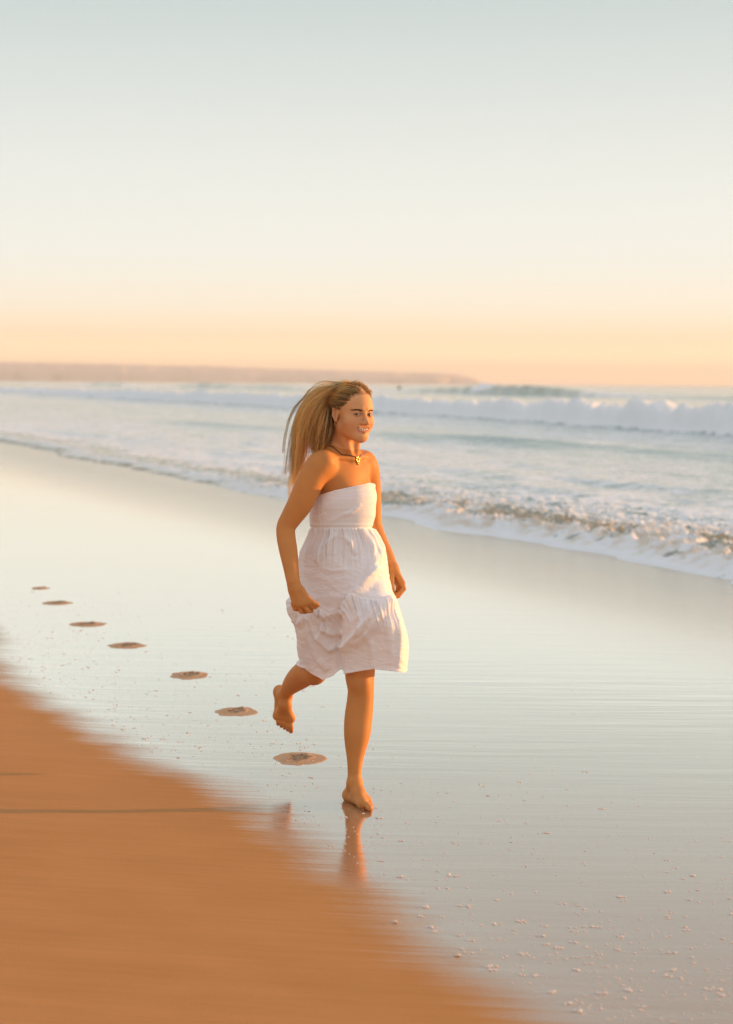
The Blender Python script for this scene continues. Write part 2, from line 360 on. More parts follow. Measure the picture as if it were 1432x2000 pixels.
mesh_obj('sea', np.stack([SX, SY, z + 0.004], -1).reshape(-1, 3), grid_faces(*SX.shape), m_sea,
         attrs={'foam': foam_a, 'brown': np.clip(brn, 0, 1), 'clear': clear, 'silt': sstep(0.0, 0.3, vs_) * (1 - sstep(1.5, 3.5, vs_)) * bamp})['kind'] = 'structure'

# spray thrown up by the breakers: clouds of droplets (nobody could count them)
m_spray = simple_mat('spray', (0.85, 0.85, 0.85), 0.4)
sp = []
ico = np.array([[0, 0, 1], [0.94, 0, -0.33], [-0.47, 0.82, -0.33], [-0.47, -0.82, -0.33]]); icf = [(0, 1, 2), (0, 2, 3), (0, 3, 1), (1, 3, 2)]
def spray_at(uc, vc, zc, su, sv, sz, n, r):
    for _ in range(n):
        a = rng.normal(0, 1, 3); uu = uc + a[0] * su; vv = vc + a[1] * sv; zz = zc + abs(a[2]) * sz
        p = P0 + UD * uu + VD * vv; s = r * (0.4 + rng.random())
        sp.append((ico * s + np.array([p[0], p[1], zz]), icf))
for k in range(70):
    uc = rng.uniform(5, 215); spray_at(uc, float(np.interp(uc, [-40, 42, 89, 213], [20, 25.5, 30, 35.6])) + 0.7, float(np.interp(uc, [20, 42, 213], [1.0, 0.85, 0.6])), 1.6, 0.5, 0.13, 34, 0.022)
spray_at(uF, 111.5, 0.8, 3.5, 1.6, 0.9, 500, 0.05)
for uu in (uA + 40, uB - 10, uB + 55): spray_at(uu, 112, 0.6, 9, 2, 0.5, 220, 0.06)
vv, f = join(sp); tag(mesh_obj('sea_spray', vv, f, m_spray), 'fine white spray blown off the crests of the breaking waves', 'spray', kind='stuff')

# ------------------------------------------------------------------ headland
m_hill, t, o = new_mat('headland_rock')
p = N(t, 'ShaderNodeBsdfPrincipled'); n1 = noise_n(t, 0.012, 6, 0.6, stretch=(1, 1, 3))
t.links.new(mixc(t, n1.outputs[0], (0.56, 0.45, 0.40), (0.72, 0.60, 0.53)), p.inputs['Base Color']); p.inputs['Roughness'].default_value = 0.95; p.inputs['Specular IOR Level'].default_value = 0.05
t.links.new(p.outputs[0], o.inputs[0])
HY = 3600.0
hx = np.array([-1500, -600, -200, 0, 200, 400, 500, 700, 850, 890, 915, 932, 942]); hy = np.array([700, 703, 705, 707, 710.5, 715, 718.5, 724, 728.5, 731, 735.5, 742, 749.5])
xs = np.linspace(-1500, 942, 700); top = np.interp(xs, hx, hy) + 0.5 * fbm2(xs * 0.02, xs * 0, 4, 3)
crest = at(xs, top, HY); dep = np.array([0, 8, 30, 70, 130, 260, 600, 1200, 1500]); hf = np.array([-0.02, 0.35, 0.62, 0.85, 0.95, 1.0, 1.0, 0.85, -0.05])
hh_ = np.clip(crest[:, 2], 0, None)
rows = []
for k, (dd, hk) in enumerate(zip(dep, hf)):
    jj = 26 * fbm2(xs * 0.035, xs * 0 + k * 0.35, 4, 6) * (1 if k < 6 else 0)
    Yk = HY - 200 + dd + jj + 220 * (1 - sstep(800, 930, xs)) * 0
    rows.append(np.stack([crest[:, 0] * (Yk / HY), Yk, hh_ * hk * (1 + (0.10 * fbm2(xs * 0.06, xs * 0 + k, 3, 9) if 0 < k < 5 else 0)) - 1.0 * (hk <= 0)], -1))
mesh_obj('headland', np.concatenate(rows), grid_faces(len(rows), len(xs)), m_hill)['kind'] = 'structure'

# ------------------------------------------------------------------ sea air
bx = np.array([(x, y, z) for x in (-17000, 17000) for y in (-900, 9600) for z in (-6, HAZE_TOP)], float)
m_haze, t, o = new_mat('haze_air'); pv = N(t, 'ShaderNodeVolumePrincipled'); pv.inputs['Density'].default_value = HAZE_D
pv.inputs['Color'].default_value = (1, 1, 1, 1); pv.inputs['Anisotropy'].default_value = 0.1; t.links.new(pv.outputs[0], o.inputs['Volume'])
mesh_obj('haze', bx, [(0, 1, 3, 2), (4, 6, 7, 5), (0, 4, 5, 1), (2, 3, 7, 6), (0, 2, 6, 4), (1, 5, 7, 3)], m_haze, smooth=False)['kind'] = 'stuff'


# ================================================================== the runner
# ---- signed distance modelling: tapered limbs and ellipsoids blended into one skin
class Prim:
    def __init__(s, kind, a, b=None, r1=0.0, r2=None, rad=None, axes=None):
        s.kind = kind; s.a = np.asarray(a, float); s.r1 = r1; s.r2 = r1 if r2 is None else r2
        if kind == 'limb':
            s.r = np.asarray(r1, float); s.c = (s.a.min(0) + s.a.max(0)) / 2; s.R = np.max(np.linalg.norm(s.a - s.c, axis=1) + s.r); return
        if kind == 'cone':
            s.b = np.asarray(b, float); s.c = (s.a + s.b) / 2; s.R = np.linalg.norm(s.b - s.a) / 2 + max(s.r1, s.r2)
        else:
            s.rad = np.asarray(rad, float); s.axes = np.eye(3) if axes is None else np.asarray(axes); s.c = s.a; s.R = s.rad.max()
    def d(s, P):
        if s.kind == 'limb':
            if len(P) == 0: return np.zeros(0)
            out = None; c0 = P.mean(0); R0 = np.linalg.norm(P - c0, axis=1).max(); A = s.a[:-1]; D = s.a[1:] - A
            tq = np.clip(((c0 - A) * D).sum(1) / (D * D).sum(1), 0, 1); dq = np.linalg.norm(c0 - A - tq[:, None] * D, axis=1)
            lo_ = dq - R0 - np.maximum(s.r[:-1], s.r[1:]); hi_ = (dq + R0 - np.minimum(s.r[:-1], s.r[1:])).min()
            for a, b, r1, r2, lw in zip(s.a[:-1], s.a[1:], s.r[:-1], s.r[1:], lo_):
                if lw > hi_ + 0.005: continue
                ab = b - a; t = np.clip(((P - a) @ ab) / (ab @ ab), 0, 1); dd_ = P - (a + t[:, None] * ab); q = np.sqrt((dd_ * dd_).sum(1)) - (r1 + (r2 - r1) * t)
                out = q if out is None else smin(out, q, 0.0035)
            return out
        if s.kind == 'cone':
            ab = s.b - s.a; L2 = ab @ ab + 1e-12; t = np.clip(((P - s.a) @ ab) / L2, 0, 1)
            dd_ = P - (s.a + t[:, None] * ab); return np.sqrt((dd_ * dd_).sum(1)) - (s.r1 + (s.r2 - s.r1) * t)
        q = (P - s.a) @ s.axes.T; k0 = np.linalg.norm(q / s.rad, axis=1); k1 = np.linalg.norm(q / s.rad ** 2, axis=1) + 1e-9
        return np.where(k0 < 1e-3, -s.rad.min(), k0 * (k0 - 1) / k1)
_oi = Prim.__init__
def _pi(s, *a, **k): _oi(s, *a, **k); s.ct = tuple(float(v) for v in s.c)
Prim.__init__ = _pi
def cone(a, b, r1, r2=None): return Prim('cone', a, b, r1, r2)
def limb(points, radii, n=30):
    P = np.concatenate([np.asarray(points, float), np.asarray(radii, float)[:, None]], 1); m = len(P)
    c = np.concatenate([2 * P[:1] - P[1:2], P, 2 * P[-1:] - P[-2:-1]]); q = np.linspace(0, m - 1 - 1e-6, n); i = q.astype(int); f = (q - i)[:, None]
    a, b, c_, d = c[i], c[i + 1], c[i + 2], c[i + 3]
    W = 0.5 * (2 * b + (c_ - a) * f + (2 * a - 5 * b + 4 * c_ - d) * f ** 2 + (3 * b - a - 3 * c_ + d) * f ** 3)
    return Prim('limb', W[:, :3], r1=W[:, 3])
def plimb(rows, n=34): return limb([V(*q[:3]) for q in rows], [q[3] for q in rows], n)
def ell(c, rad, axes=None): return Prim('ell', c, rad=rad, axes=axes)
def chain(pts, rs): return [cone(pts[i], pts[i + 1], rs[i], rs[i + 1]) for i in range(len(pts) - 1)]
def smin(a, b, k):
    h = np.clip(0.5 + 0.5 * (b - a) / k, 0, 1); return b * (1 - h) + a * h - k * h * (1 - h)
def smax(a, b, k): return -smin(-a, -b, k)
# a group: (list of prims, inner k, k with which it joins the rest, list of cutters (prims, k))
class Group:
    def __init__(s, prims, k, kj, cuts=()):
        s.p = prims; s.k = k; s.kj = kj; s.cuts = cuts
        c = np.mean([p.c for p in prims], 0); s.ct = tuple(float(v) for v in c); s.R = max(np.linalg.norm(p.c - c) + p.R for p in prims)
    def d(s, P, bc=None, br=0):
        out = None
        for p in s.p:
            if bc is not None and math.dist(bc, p.ct) > p.R + br: continue
            q = p.d(P); out = q if out is None else smin(out, q, s.k)
        if out is None: return None
        for p, k in s.cuts:
            if bc is not None and math.dist(bc, p.ct) > p.R + br: continue
            out = smax(out, -p.d(P), k)
        return out
def field(groups, P, bc=None, br=0):
    out = None
    if bc is not None: bc = tuple(float(v) for v in bc)
    for g in groups:
        if bc is not None and math.dist(bc, g.ct) > g.R + br: continue
        q = g.d(P, bc, br)
        if q is None: continue
        out = q if out is None else (smin(out, q, g.kj) if g.kj > 0 else np.minimum(out, q))
    return np.full(len(P), 0.5) if out is None else out
def field_near(groups, P, cell=0.08):
    """field() for many points at once, done cell by cell so that far parts are skipped"""
    if len(P) < 3000: return field(groups, P)
    q = np.floor(P / cell).astype(np.int64); key = (q[:, 0] * 100003 + q[:, 1]) * 100003 + q[:, 2]
    o_ = np.argsort(key, kind='stable'); ks = key[o_]; cut = np.concatenate([[0], np.nonzero(np.diff(ks))[0] + 1, [len(ks)]]); out = np.empty(len(P))
    for a, b in zip(cut[:-1], cut[1:]):
        i = o_[a:b]; c = (q[i[0]] + 0.5) * cell; out[i] = field(groups, P[i], c, cell * 0.87 + 0.06)
    return out
def grad(groups, P, e=8e-4):
    g = np.stack([field_near(groups, P + np.eye(3)[i] * e) - field_near(groups, P - np.eye(3)[i] * e) for i in range(3)], 1)
    return g / (np.linalg.norm(g, axis=1)[:, None] + 1e-9)
def polygonise(groups, h, B=12, margin=0.05):
    prims = [p for g in groups for p in g.p]
    lo = np.min([p.c - p.R for p in prims], 0) - 3 * h; hi = np.max([p.c + p.R for p in prims], 0) + 3 * h
    PCn = np.array([p.c for p in prims]); PRn = np.array([p.R for p in prims])
    nb = np.ceil((hi - lo) / (h * B)).astype(int); n = nb * B + 1
    F = np.full(n, 0.5, np.float32)
    half = h * B / 2; diag = half * 1.7321
    for bx in range(nb[0]):
        for by in range(nb[1]):
            for bz in range(nb[2]):
                c = lo + (np.array([bx, by, bz]) * B + B / 2) * h
                if not (((PCn - c) ** 2).sum(1) < (PRn + diag + margin) ** 2).any(): continue
                d0 = field(groups, c[None], c, diag + margin)[0]
                sl_ = (slice(bx * B, bx * B + B + 1), slice(by * B, by * B + B + 1), slice(bz * B, bz * B + B + 1))
                if abs(d0) > diag + 0.03:
                    if d0 < 0: F[sl_] = np.minimum(F[sl_], -0.02)
                    continue
                ix, iy, iz = np.meshgrid(*[np.arange(b * B, b * B + B + 1) for b in (bx, by, bz)], indexing='ij')
                P = lo + np.stack([ix, iy, iz], -1).reshape(-1, 3) * h
                F[sl_] = field(groups, P, c, diag + margin).reshape(B + 1, B + 1, B + 1)
    S = F < 0
    # surface nets
    cs = S[:-1, :-1, :-1].astype(np.int8)
    for dx in (0, 1):
        for dy in (0, 1):
            for dz in (0, 1):
                if dx + dy + dz: cs = cs + S[dx:n[0] - 1 + dx, dy:n[1] - 1 + dy, dz:n[2] - 1 + dz]
    act = (cs > 0) & (cs < 8)
    ci = np.argwhere(act); idx = np.full(act.shape, -1, np.int32); idx[act] = np.arange(len(ci))
    acc = np.zeros((len(ci), 3)); cnt = np.zeros(len(ci))
    cor = [(a, b, c) for a in (0, 1) for b in (0, 1) for c in (0, 1)]
    for i in range(8):
        for jn in range(i + 1, 8):
            a = np.array(cor[i]); b = np.array(cor[jn])
            if np.abs(a - b).sum() != 1: continue
            fa = F[tuple((ci + a).T)]; fb = F[tuple((ci + b).T)]; m = (fa < 0) != (fb < 0)
            t_ = np.where(m, fa / (fa - fb + 1e-12), 0)[:, None]; acc += np.where(m[:, None], a + (b - a) * t_, 0); cnt += m
    P = lo + (ci + acc / cnt[:, None]) * h
    faces = []
    for ax in range(3):
        s1 = [slice(1, -1)] * 3; s1[ax] = slice(0, -1)
        s2 = list(s1); s2[ax] = slice(1, None)
        A = S[tuple(s1)]; Bv = S[tuple(s2)]
        e = np.argwhere(A != Bv); e2 = e.copy()
        off = np.ones(3, int); off[ax] = 0; e2 = e + off
        flip = A[tuple(e.T)]
        o1 = np.zeros(3, int); o2 = np.zeros(3, int); o1[(ax + 1) % 3] = 1; o2[(ax + 2) % 3] = 1
        q = np.stack([idx[tuple((e2 - o1 - o2).T)], idx[tuple((e2 - o2).T)], idx[tuple(e2.T)], idx[tuple((e2 - o1).T)]], 1)
        q[~flip] = q[~flip][:, ::-1]; faces.append(q)
    faces = np.concatenate(faces); faces = faces[(faces >= 0).all(1)]
    return P, faces

# ---- head frame
HY_ = 7.86
yaw = R(37)
hf_ = np.array([math.sin(yaw), -math.cos(yaw), -0.03]); hf_ /= np.linalg.norm(hf_)
hl_ = np.cross(np.array([0.0, 0.03, 1]), hf_); hl_ /= np.linalg.norm(hl_)       # towards her left
hl_[2] -= 0.02
hl_ /= np.linalg.norm(hl_); hu_ = np.cross(hf_, hl_)
HC = V(687, 809.5, HY_)
HA = np.stack([hl_, hf_, hu_])          # rows: local axes
def H(x, y, z): return HC + np.array([x, y, z]) @ HA
def toH(P): return (P - HC) @ HA.T
def hell(x, y, z, r): return ell(H(x, y, z), r, HA)
def hcone(a, b, r1, r2=None): return cone(H(*a), H(*b), r1, r2)
EX, EYf, EZ = 0.0305, 0.0715, 0.004
head = [hell(0, -0.012, 0.040, (0.071, 0.090, 0.078)), hell(0, 0.026, 0.022, (0.063, 0.062, 0.080)), hell(0, 0.036, -0.045, (0.055, 0.045, 0.048)),
        hcone((0.042, 0.005, -0.050), (0.013, 0.064, -0.083), 0.023, 0.017), hcone((-0.042, 0.005, -0.050), (-0.013, 0.064, -0.083), 0.023, 0.017),
        hell(0, 0.069, -0.084, (0.017, 0.014, 0.014)),
        hell(0.039, 0.052, -0.027, (0.026, 0.024, 0.024)), hell(-0.039, 0.052, -0.027, (0.026, 0.024, 0.024))]
nose = [hcone((0, 0.079, 0.012), (0, 0.100, -0.024), 0.0075, 0.0092), hell(0, 0.102, -0.026, (0.0095, 0.0095, 0.0085)),
        hell(0.0115, 0.092, -0.030, (0.0072, 0.010, 0.0068)), hell(-0.0115, 0.092, -0.030, (0.0072, 0.010, 0.0068))]
brow = [hcone((s * 0.012, 0.080, 0.026), (s * 0.044, 0.066, 0.026), 0.007, 0.006) for s in (1, -1)]
lids = [hell(s * EX, EYf - 0.001, EZ, (0.0150, 0.0142, 0.0130)) for s in (1, -1)]
mouthc = [(-0.035, 0.067, -0.0435), (-0.018, 0.087, -0.0535), (0, 0.094, -0.0570), (0.018, 0.087, -0.0535), (0.035, 0.067, -0.0435)]
mouth_cut = [hcone(mouthc[i], mouthc[i + 1], [0.0014, 0.0050, 0.0058, 0.0050][i], [0.0050, 0.0058, 0.0050, 0.0014][i]) for i in range(4)]
ulip = [(-0.039, 0.062, -0.0405), (-0.018, 0.0875, -0.0490), (-0.004, 0.0945, -0.0500), (0.004, 0.0945, -0.0500), (0.018, 0.0875, -0.0490), (0.039, 0.062, -0.0405)]
llip = [(-0.039, 0.062, -0.0415), (-0.019, 0.0845, -0.0600), (0, 0.0915, -0.0655), (0.019, 0.0845, -0.0600), (0.039, 0.062, -0.0415)]
lipg = [hcone(ulip[i], ulip[i + 1], 0.0024, 0.0024) for i in range(5)] + [hcone(llip[i], llip[i + 1], [0.0024, 0.0034, 0.0036, 0.0034][i], [0.0034, 0.0036, 0.0034, 0.0024][i]) for i in range(4)]
ear_axes = np.stack([hl_, hf_, hu_])
def ear(s):
    return [hell(s * 0.071, -0.006, -0.002, (0.005, 0.014, 0.026)), hcone((s * 0.078, -0.018, 0.018), (s * 0.077, -0.020, -0.006), 0.0045, 0.0045),
            hcone((s * 0.078, -0.018, 0.018), (s * 0.074, 0.000, 0.024), 0.0045, 0.004), hcone((s * 0.077, -0.020, -0.006), (s * 0.073, -0.004, -0.027), 0.0045, 0.0065)]
cuts = [(hell(s * EX, 0.091, EZ - 0.001, (0.020, 0.020, 0.0125)), 0.012) for s in (1, -1)]
lidcut = [(hell(s * EX, EYf + 0.0135, EZ - 0.0005, (0.0135, 0.0125, 0.0043)), 0.0015) for s in (1, -1)]
nostr = [(hell(s * 0.0055, 0.096, -0.0355, (0.0030, 0.0045, 0.0030)), 0.002) for s in (1, -1)]

# ---- body joints, placed from the photograph
SRp = V(634, 908, 7.765); SLp = V(713, 905, 8.03)
fw = R(54); bf = np.array([math.sin(fw), -math.cos(fw), 0.10]); bf /= np.linalg.norm(bf)
bl = SLp - SRp; bl -= bf * (bl @ bf); bl /= np.linalg.norm(bl); bu = np.cross(bf, bl) ; bu *= np.sign(bu[2])
SM = (SRp + SLp) / 2
BA = np.stack([bl, bf, bu])
def T(x, y, z, o=None): return (SM if o is None else o) + np.array([x, y, z]) @ BA
def tell(x, y, z, r): return ell(T(x, y, z), r, BA)
PC = V(668, 1108, 7.93)                      # pelvis
ElR = V(558, 1028, 7.74); WrR = V(577, 1143, 7.62)
ElL = V(729, 1032, 8.06); WrL = V(768, 1110, 7.90)
HipR = V(646, 1120, 7.88); KnR = V(619, 1308, 7.96); AnR = V(561, 1353, 8.34)
HipL = V(692, 1118, 7.97); KnL = V(704, 1328, 7.76); AnL = V(696, 1528, 7.66)
neckb = T(0, -0.028, 0.045)
torso = [tell(0, -0.015, -0.12, (0.125, 0.085, 0.14)), tell(0, -0.012, -0.04, (0.135, 0.070, 0.075)),
         cone(T(0.03, -0.03, 0.035), T(0.145, -0.022, -0.004), 0.044, 0.046), cone(T(-0.03, -0.03, 0.035), T(-0.145, -0.022, -0.004), 0.044, 0.046),
         tell(0.055, 0.038, -0.135, (0.048, 0.040, 0.052)), tell(-0.055, 0.038, -0.135, (0.048, 0.040, 0.052)),
         cone(T(0, -0.02, -0.22), PC + np.array([0, 0, 0.10]), 0.098, 0.100), ell(PC + np.array([0, 0.0, 0.02]), (0.135, 0.115, 0.12), None)]
neck = [cone(H(0, -0.022, -0.035), neckb, 0.050, 0.052), cone(H(-0.045, -0.01, -0.05), T(-0.012, 0.045, 0.012), 0.015, 0.011), cone(H(0.045, -0.01, -0.05), T(0.012, 0.045, 0.012), 0.015, 0.011),
        cone(neckb, T(-0.105, -0.030, 0.022), 0.046, 0.032), cone(neckb, T(0.105, -0.030, 0.022), 0.046, 0.032)]
clav = [cone(T(s * 0.020, 0.052, 0.018), T(s * 0.135, 0.012, 0.030), 0.009, 0.009) for s in (1, -1)]
def arm(S, E, W, out_):
    S = np.asarray(S); m = S * 0.68 + E * 0.32; f1 = E * 0.74 + W * 0.26
    return [cone(S, m, 0.0475, 0.0485), cone(m, E, 0.0485, 0.0380), cone(E, f1, 0.0385, 0.0365), cone(f1, W, 0.0365, 0.0245)]
armR = [plimb([(631, 903, 7.775, .046), (616, 922, 7.768, .050), (603, 947, 7.76, .0520), (586, 984, 7.75, .0485), (571, 1008, 7.745, .0415), (559, 1029, 7.74, .0365), (559, 1049.5, 7.725, .0358), (562.5, 1070.5, 7.70, .0352), (566, 1091.4, 7.675, .0322), (569, 1112, 7.65, .0283), (573, 1137, 7.622, .0255)])]
armL = [plimb([(713, 903, 8.02, .043), (720, 925, 8.04, .045), (724, 970, 8.055, .042), (727, 1008, 8.06, .036), (731, 1032, 8.055, .034), (741, 1058, 8.02, .033), (754, 1083, 7.97, .029), (766, 1109, 7.905, .0235)])]

# hands: palm, five fingers as separate bent chains (pixel, pixel, depth of each joint)
def pts(l): return [V(*q) for q in l]
palmR = chain(pts([(575, 1142, 7.62), (577, 1153, 7.61)]), [0.0235, 0.024]) + \
    [cone(V(571, 1150, 7.615), V(577, 1179, 7.595), 0.017, 0.013), cone(V(577, 1150, 7.61), V(586, 1181, 7.585), 0.018, 0.013), cone(V(582, 1150, 7.61), V(594, 1180, 7.58), 0.018, 0.013), cone(V(586, 1152, 7.615), V(601, 1176, 7.58), 0.016, 0.013)]
fingR = [chain(pts([(573, 1180, 7.60), (577, 1189, 7.600), (583, 1190, 7.625), (585, 1184, 7.640)]), [0.0098, 0.0090, 0.0082, 0.0075]),
         chain(pts([(583, 1183, 7.59), (589, 1194, 7.590), (596, 1195, 7.620), (597, 1188, 7.640)]), [0.0102, 0.0094, 0.0086, 0.0078]),
         chain(pts([(593, 1182, 7.58), (602, 1193, 7.582), (608, 1193, 7.612), (608, 1186, 7.632)]), [0.0102, 0.0094, 0.0086, 0.0078]),
         chain(pts([(601, 1176, 7.58), (611, 1185, 7.585), (616, 1186, 7.615), (615, 1180, 7.632)]), [0.0100, 0.0092, 0.0084, 0.0076])]
thumbR = chain(pts([(588, 1153, 7.60), (600, 1168, 7.585), (611, 1177, 7.578), (621, 1182, 7.580)]), [0.0150, 0.0115, 0.0100, 0.0085])
palmL = [cone(V(767, 1108, 7.90), V(769, 1116, 7.89), 0.0235, 0.023), cone(V(771, 1114, 7.89), V(786, 1139, 7.875), 0.016, 0.0125), cone(V(769, 1114, 7.90), V(783, 1142, 7.895), 0.016, 0.0125),
         cone(V(768, 1114, 7.91), V(780, 1143, 7.915), 0.015, 0.012), cone(V(767, 1114, 7.92), V(777, 1141, 7.93), 0.014, 0.0115)]
fingL = [chain(pts([(786, 1139, 7.875), (789, 1150, 7.862), (781, 1159, 7.852), (772, 1162, 7.850)]), [0.0100, 0.0092, 0.0084, 0.0076]),
         chain(pts([(783, 1142, 7.895), (785, 1155, 7.885), (778, 1164, 7.872), (770, 1164, 7.868)]), [0.0102, 0.0094, 0.0086, 0.0076]),
         chain(pts([(780, 1143, 7.915), (781, 1157, 7.907), (775, 1165, 7.895), (768, 1163, 7.89)]), [0.0100, 0.0092, 0.0084, 0.0076]),
         chain(pts([(777, 1141, 7.93), (777, 1153, 7.927), (772, 1160, 7.915), (766, 1158, 7.91)]), [0.0092, 0.0084, 0.0076, 0.0070])]
thumbL = chain(pts([(765, 1116, 7.88), (765, 1134, 7.862), (766, 1148, 7.850), (768, 1160, 7.842)]), [0.0140, 0.0112, 0.0098, 0.0082])

# legs
def leg(Hp, K, A, fwd, ts=1.0):
    m = Hp * 0.45 + K * 0.55; back = -fwd; ax = (A - K) / np.linalg.norm(A - K)
    c1 = K + (A - K) * 0.28 + back * 0.020; c2 = K + (A - K) * 0.62 + back * 0.010
    return [cone(Hp, m, 0.090 * ts, 0.074 * ts), cone(m, K, 0.074 * ts, 0.050), cone(K, c1, 0.048, 0.0515), cone(c1, c2, 0.0515, 0.0405),
            cone(c2, A, 0.0405, 0.0235), cone(K + fwd * 0.016, A + fwd * 0.004, 0.036, 0.021)]
AnL = V(693, 1530, 7.68); AnR = V(556, 1359, 8.36)
legL = [limb([HipL, HipL * 0.5 + V(703, 1300, 7.775) * 0.5] + [V(*q) for q in [(703, 1295, 7.777), (703, 1322, 7.765), (705, 1346, 7.755), (704, 1368, 7.75), (700.5, 1400, 7.74), (698, 1430, 7.725), (695.5, 1456, 7.715), (694, 1478, 7.705), (693, 1500, 7.695), (692, 1530, 7.685)]],
             [0.092, 0.080, .0605, .056, .0505, .0515, .0540, .0515, .0420, .0325, .0272, .0250], 44),
        ell(V(704, 1334, 7.715), (0.024, 0.018, 0.026))]
legR = [limb([HipR, HipR * 0.5 + KnR * 0.5, KnR] + [V(*q) for q in [(603, 1311, 8.06), (588, 1321, 8.16), (574, 1333, 8.25), (563, 1346, 8.32), (556, 1360, 8.36)]], [0.090, 0.074, 0.048, .0520, .0505, .0415, .0305, .0262], 44)]
def foot(Ank, heel, mid_, ball, toes, lat, k=1.0):
    p = [cone(Ank, heel, 0.027, 0.026), cone(Ank, mid_, 0.028, 0.024), cone(heel, ball[0], 0.023, 0.016), cone(heel, ball[1], 0.022, 0.015), cone(mid_, ball[0], 0.024, 0.017), cone(mid_, ball[1], 0.022, 0.015), cone(ball[0], ball[1], 0.0165, 0.014),
         ell(Ank + lat * 0.019, (0.010, 0.010, 0.012)), ell(Ank - lat * 0.019, (0.010, 0.010, 0.012))]
    return p
def cr_(a, b): q = np.cross(a, b); return q / np.linalg.norm(q)
# front (her left) foot: on its ball, heel lifted, big toe nearest the camera
heelL = V(683, 1553, 7.725); bigL = V(708, 1575, 7.585); litL = V(716, 1568, 7.65); 
bigL[2] = 0.020; litL[2] = 0.018
midL = V(700, 1549, 7.655)
fdir = (bigL + litL) / 2 - heelL; fdir[2] = 0; fdir /= np.linalg.norm(fdir); flat = cr_(np.array([0, 0, 1.0]), fdir)
footL = foot(AnL, heelL, midL, (bigL, litL), None, flat)
toesL = []
for k in range(5):
    f_ = k / 4; b0 = bigL * (1 - f_) + litL * f_; ln = [0.052, 0.050, 0.045, 0.039, 0.033][k]; r = [0.0115, 0.0085, 0.008, 0.0078, 0.0078][k]
    b0 = b0 + fdir * 0.006; b0[2] = r + 0.006; m1 = b0 + fdir * ln * 0.55; m1[2] = r + 0.010; e1 = b0 + fdir * ln; e1[2] = r + 0.002
    toesL.append(chain([b0, m1, e1], [r * 1.1, r, r * 0.95]))
# rear (her right) foot: hanging, toes down
heelR = V(547, 1351, 8.42); ballRb = V(567, 1403, 8.375); ballRl = V(542, 1398, 8.385); midR = V(557, 1376, 8.345)
fdr = (ballRb + ballRl) / 2 - (heelR + AnR) / 2; fdr /= np.linalg.norm(fdr); latR = (ballRb - ballRl); latR /= np.linalg.norm(latR)
footR = foot(AnR, heelR, midR, (ballRb, ballRl), None, latR)
toesR = []
for k in range(5):
    f_ = k / 4; b0 = ballRb * (1 - f_) + ballRl * f_ + fdr * 0.008; ln = [0.046, 0.044, 0.039, 0.034, 0.028][k]; r = [0.0112, 0.0084, 0.008, 0.0078, 0.0074][k]
    e1 = b0 + fdr * ln; toesR.append(chain([b0, (b0 + e1) / 2 + np.array([0.0, -0.006, 0]), e1 + np.array([0, 0.003, 0])], [r * 1.05, r, r * 0.95]))

G = [Group(torso, 0.045, 0), Group(neck, 0.030, 0.022), Group(clav, 0.006, 0.012),
     Group(head, 0.028, 0.020, cuts), Group(nose, 0.006, 0.008, nostr), Group(brow, 0.008, 0.010), Group(lids, 0.004, 0.005), Group(ear(1), 0.004, 0.004), Group(ear(-1), 0.004, 0.004),
     Group(armR, 0.03, 0.032), Group(armL, 0.03, 0.032), Group(legL, 0.040, 0.020), Group(legR, 0.040, 0.020),
     Group(footL, 0.016, 0.012), Group(footR, 0.016, 0.012), Group(palmR, 0.011, 0.010), Group(palmL, 0.011, 0.010)]
for fg in fingR + fingL: G.append(Group(fg, 0.003, 0.0035))
for fg in (thumbR, thumbL): G.append(Group(fg, 0.004, 0.006))
for fg in toesL + toesR: G.append(Group(fg, 0.003, 0.003))
_field = field
def field(groups, P, bc=None, br=0):
    out = _field(groups, P, bc, br)
    if groups is not G: return out
    c = HC if bc is None else bc
    if bc is not None and np.linalg.norm(np.asarray(bc) - HC) > 0.16 + br: return out
    qh = toH(P); m = (np.abs(qh[:, 0]) < 0.06) & (qh[:, 1] > 0.03) & (np.abs(qh[:, 2]) < 0.10)
    if not m.any(): return out
    Q = P[m]; o_ = out[m]
    for p, k in lidcut: o_ = smax(o_, -p.d(Q), k)
    lp = None
    for p in lipg: q = p.d(Q); lp = q if lp is None else smin(lp, q, 0.003)
    o_ = smin(o_, lp, 0.004)
    mc = None
    for p in mouth_cut: q = p.d(Q); mc = q if mc is None else smin(mc, q, 0.003)
    o_ = smax(o_, -mc, 0.0015)
    out = out.copy(); out[m] = o_; return out

BV, BF = polygonise(G, 0.003)
for _ in range(1):
    d_ = field_near(G, BV); BV = BV - grad(G, BV) * np.clip(d_, -0.002, 0.002)[:, None]

# skin colour: warm tan, pinker knees, elbows and cheeks, reddish lips, dark lash lines, toe nails
qh = toH(BV)
cskin = np.tile(np.array([0.60, 0.240, 0.066]), (len(BV), 1))
cskin *= (1 + 0.05 * noise2(BV[:, 0] * 30 + BV[:, 2] * 17, BV[:, 1] * 30 + BV[:, 2] * 11, 4))[:, None]
def blend(mask, colr):
    global cskin
    cskin = cskin * (1 - mask[:, None]) + np.array(colr) * mask[:, None]
def gs(P, c, r): return np.exp(-((P - np.asarray(c)) ** 2).sum(1) / r ** 2)
hd = sstep(0.17, 0.12, np.linalg.norm(qh - np.array([0, 0.02, 0]), axis=1)) if False else (np.linalg.norm(qh, axis=1) < 0.14).astype(float)
blend(hd * 0.75, (0.80, 0.42, 0.21))
for s in (1, -1): blend(hd * gs(qh, (s * 0.036, 0.072, -0.022), 0.020) * 0.45, (0.66, 0.26, 0.17))
blend(hd * gs(qh, (0, 0.108, -0.028), 0.011) * 0.35, (0.66, 0.27, 0.18))
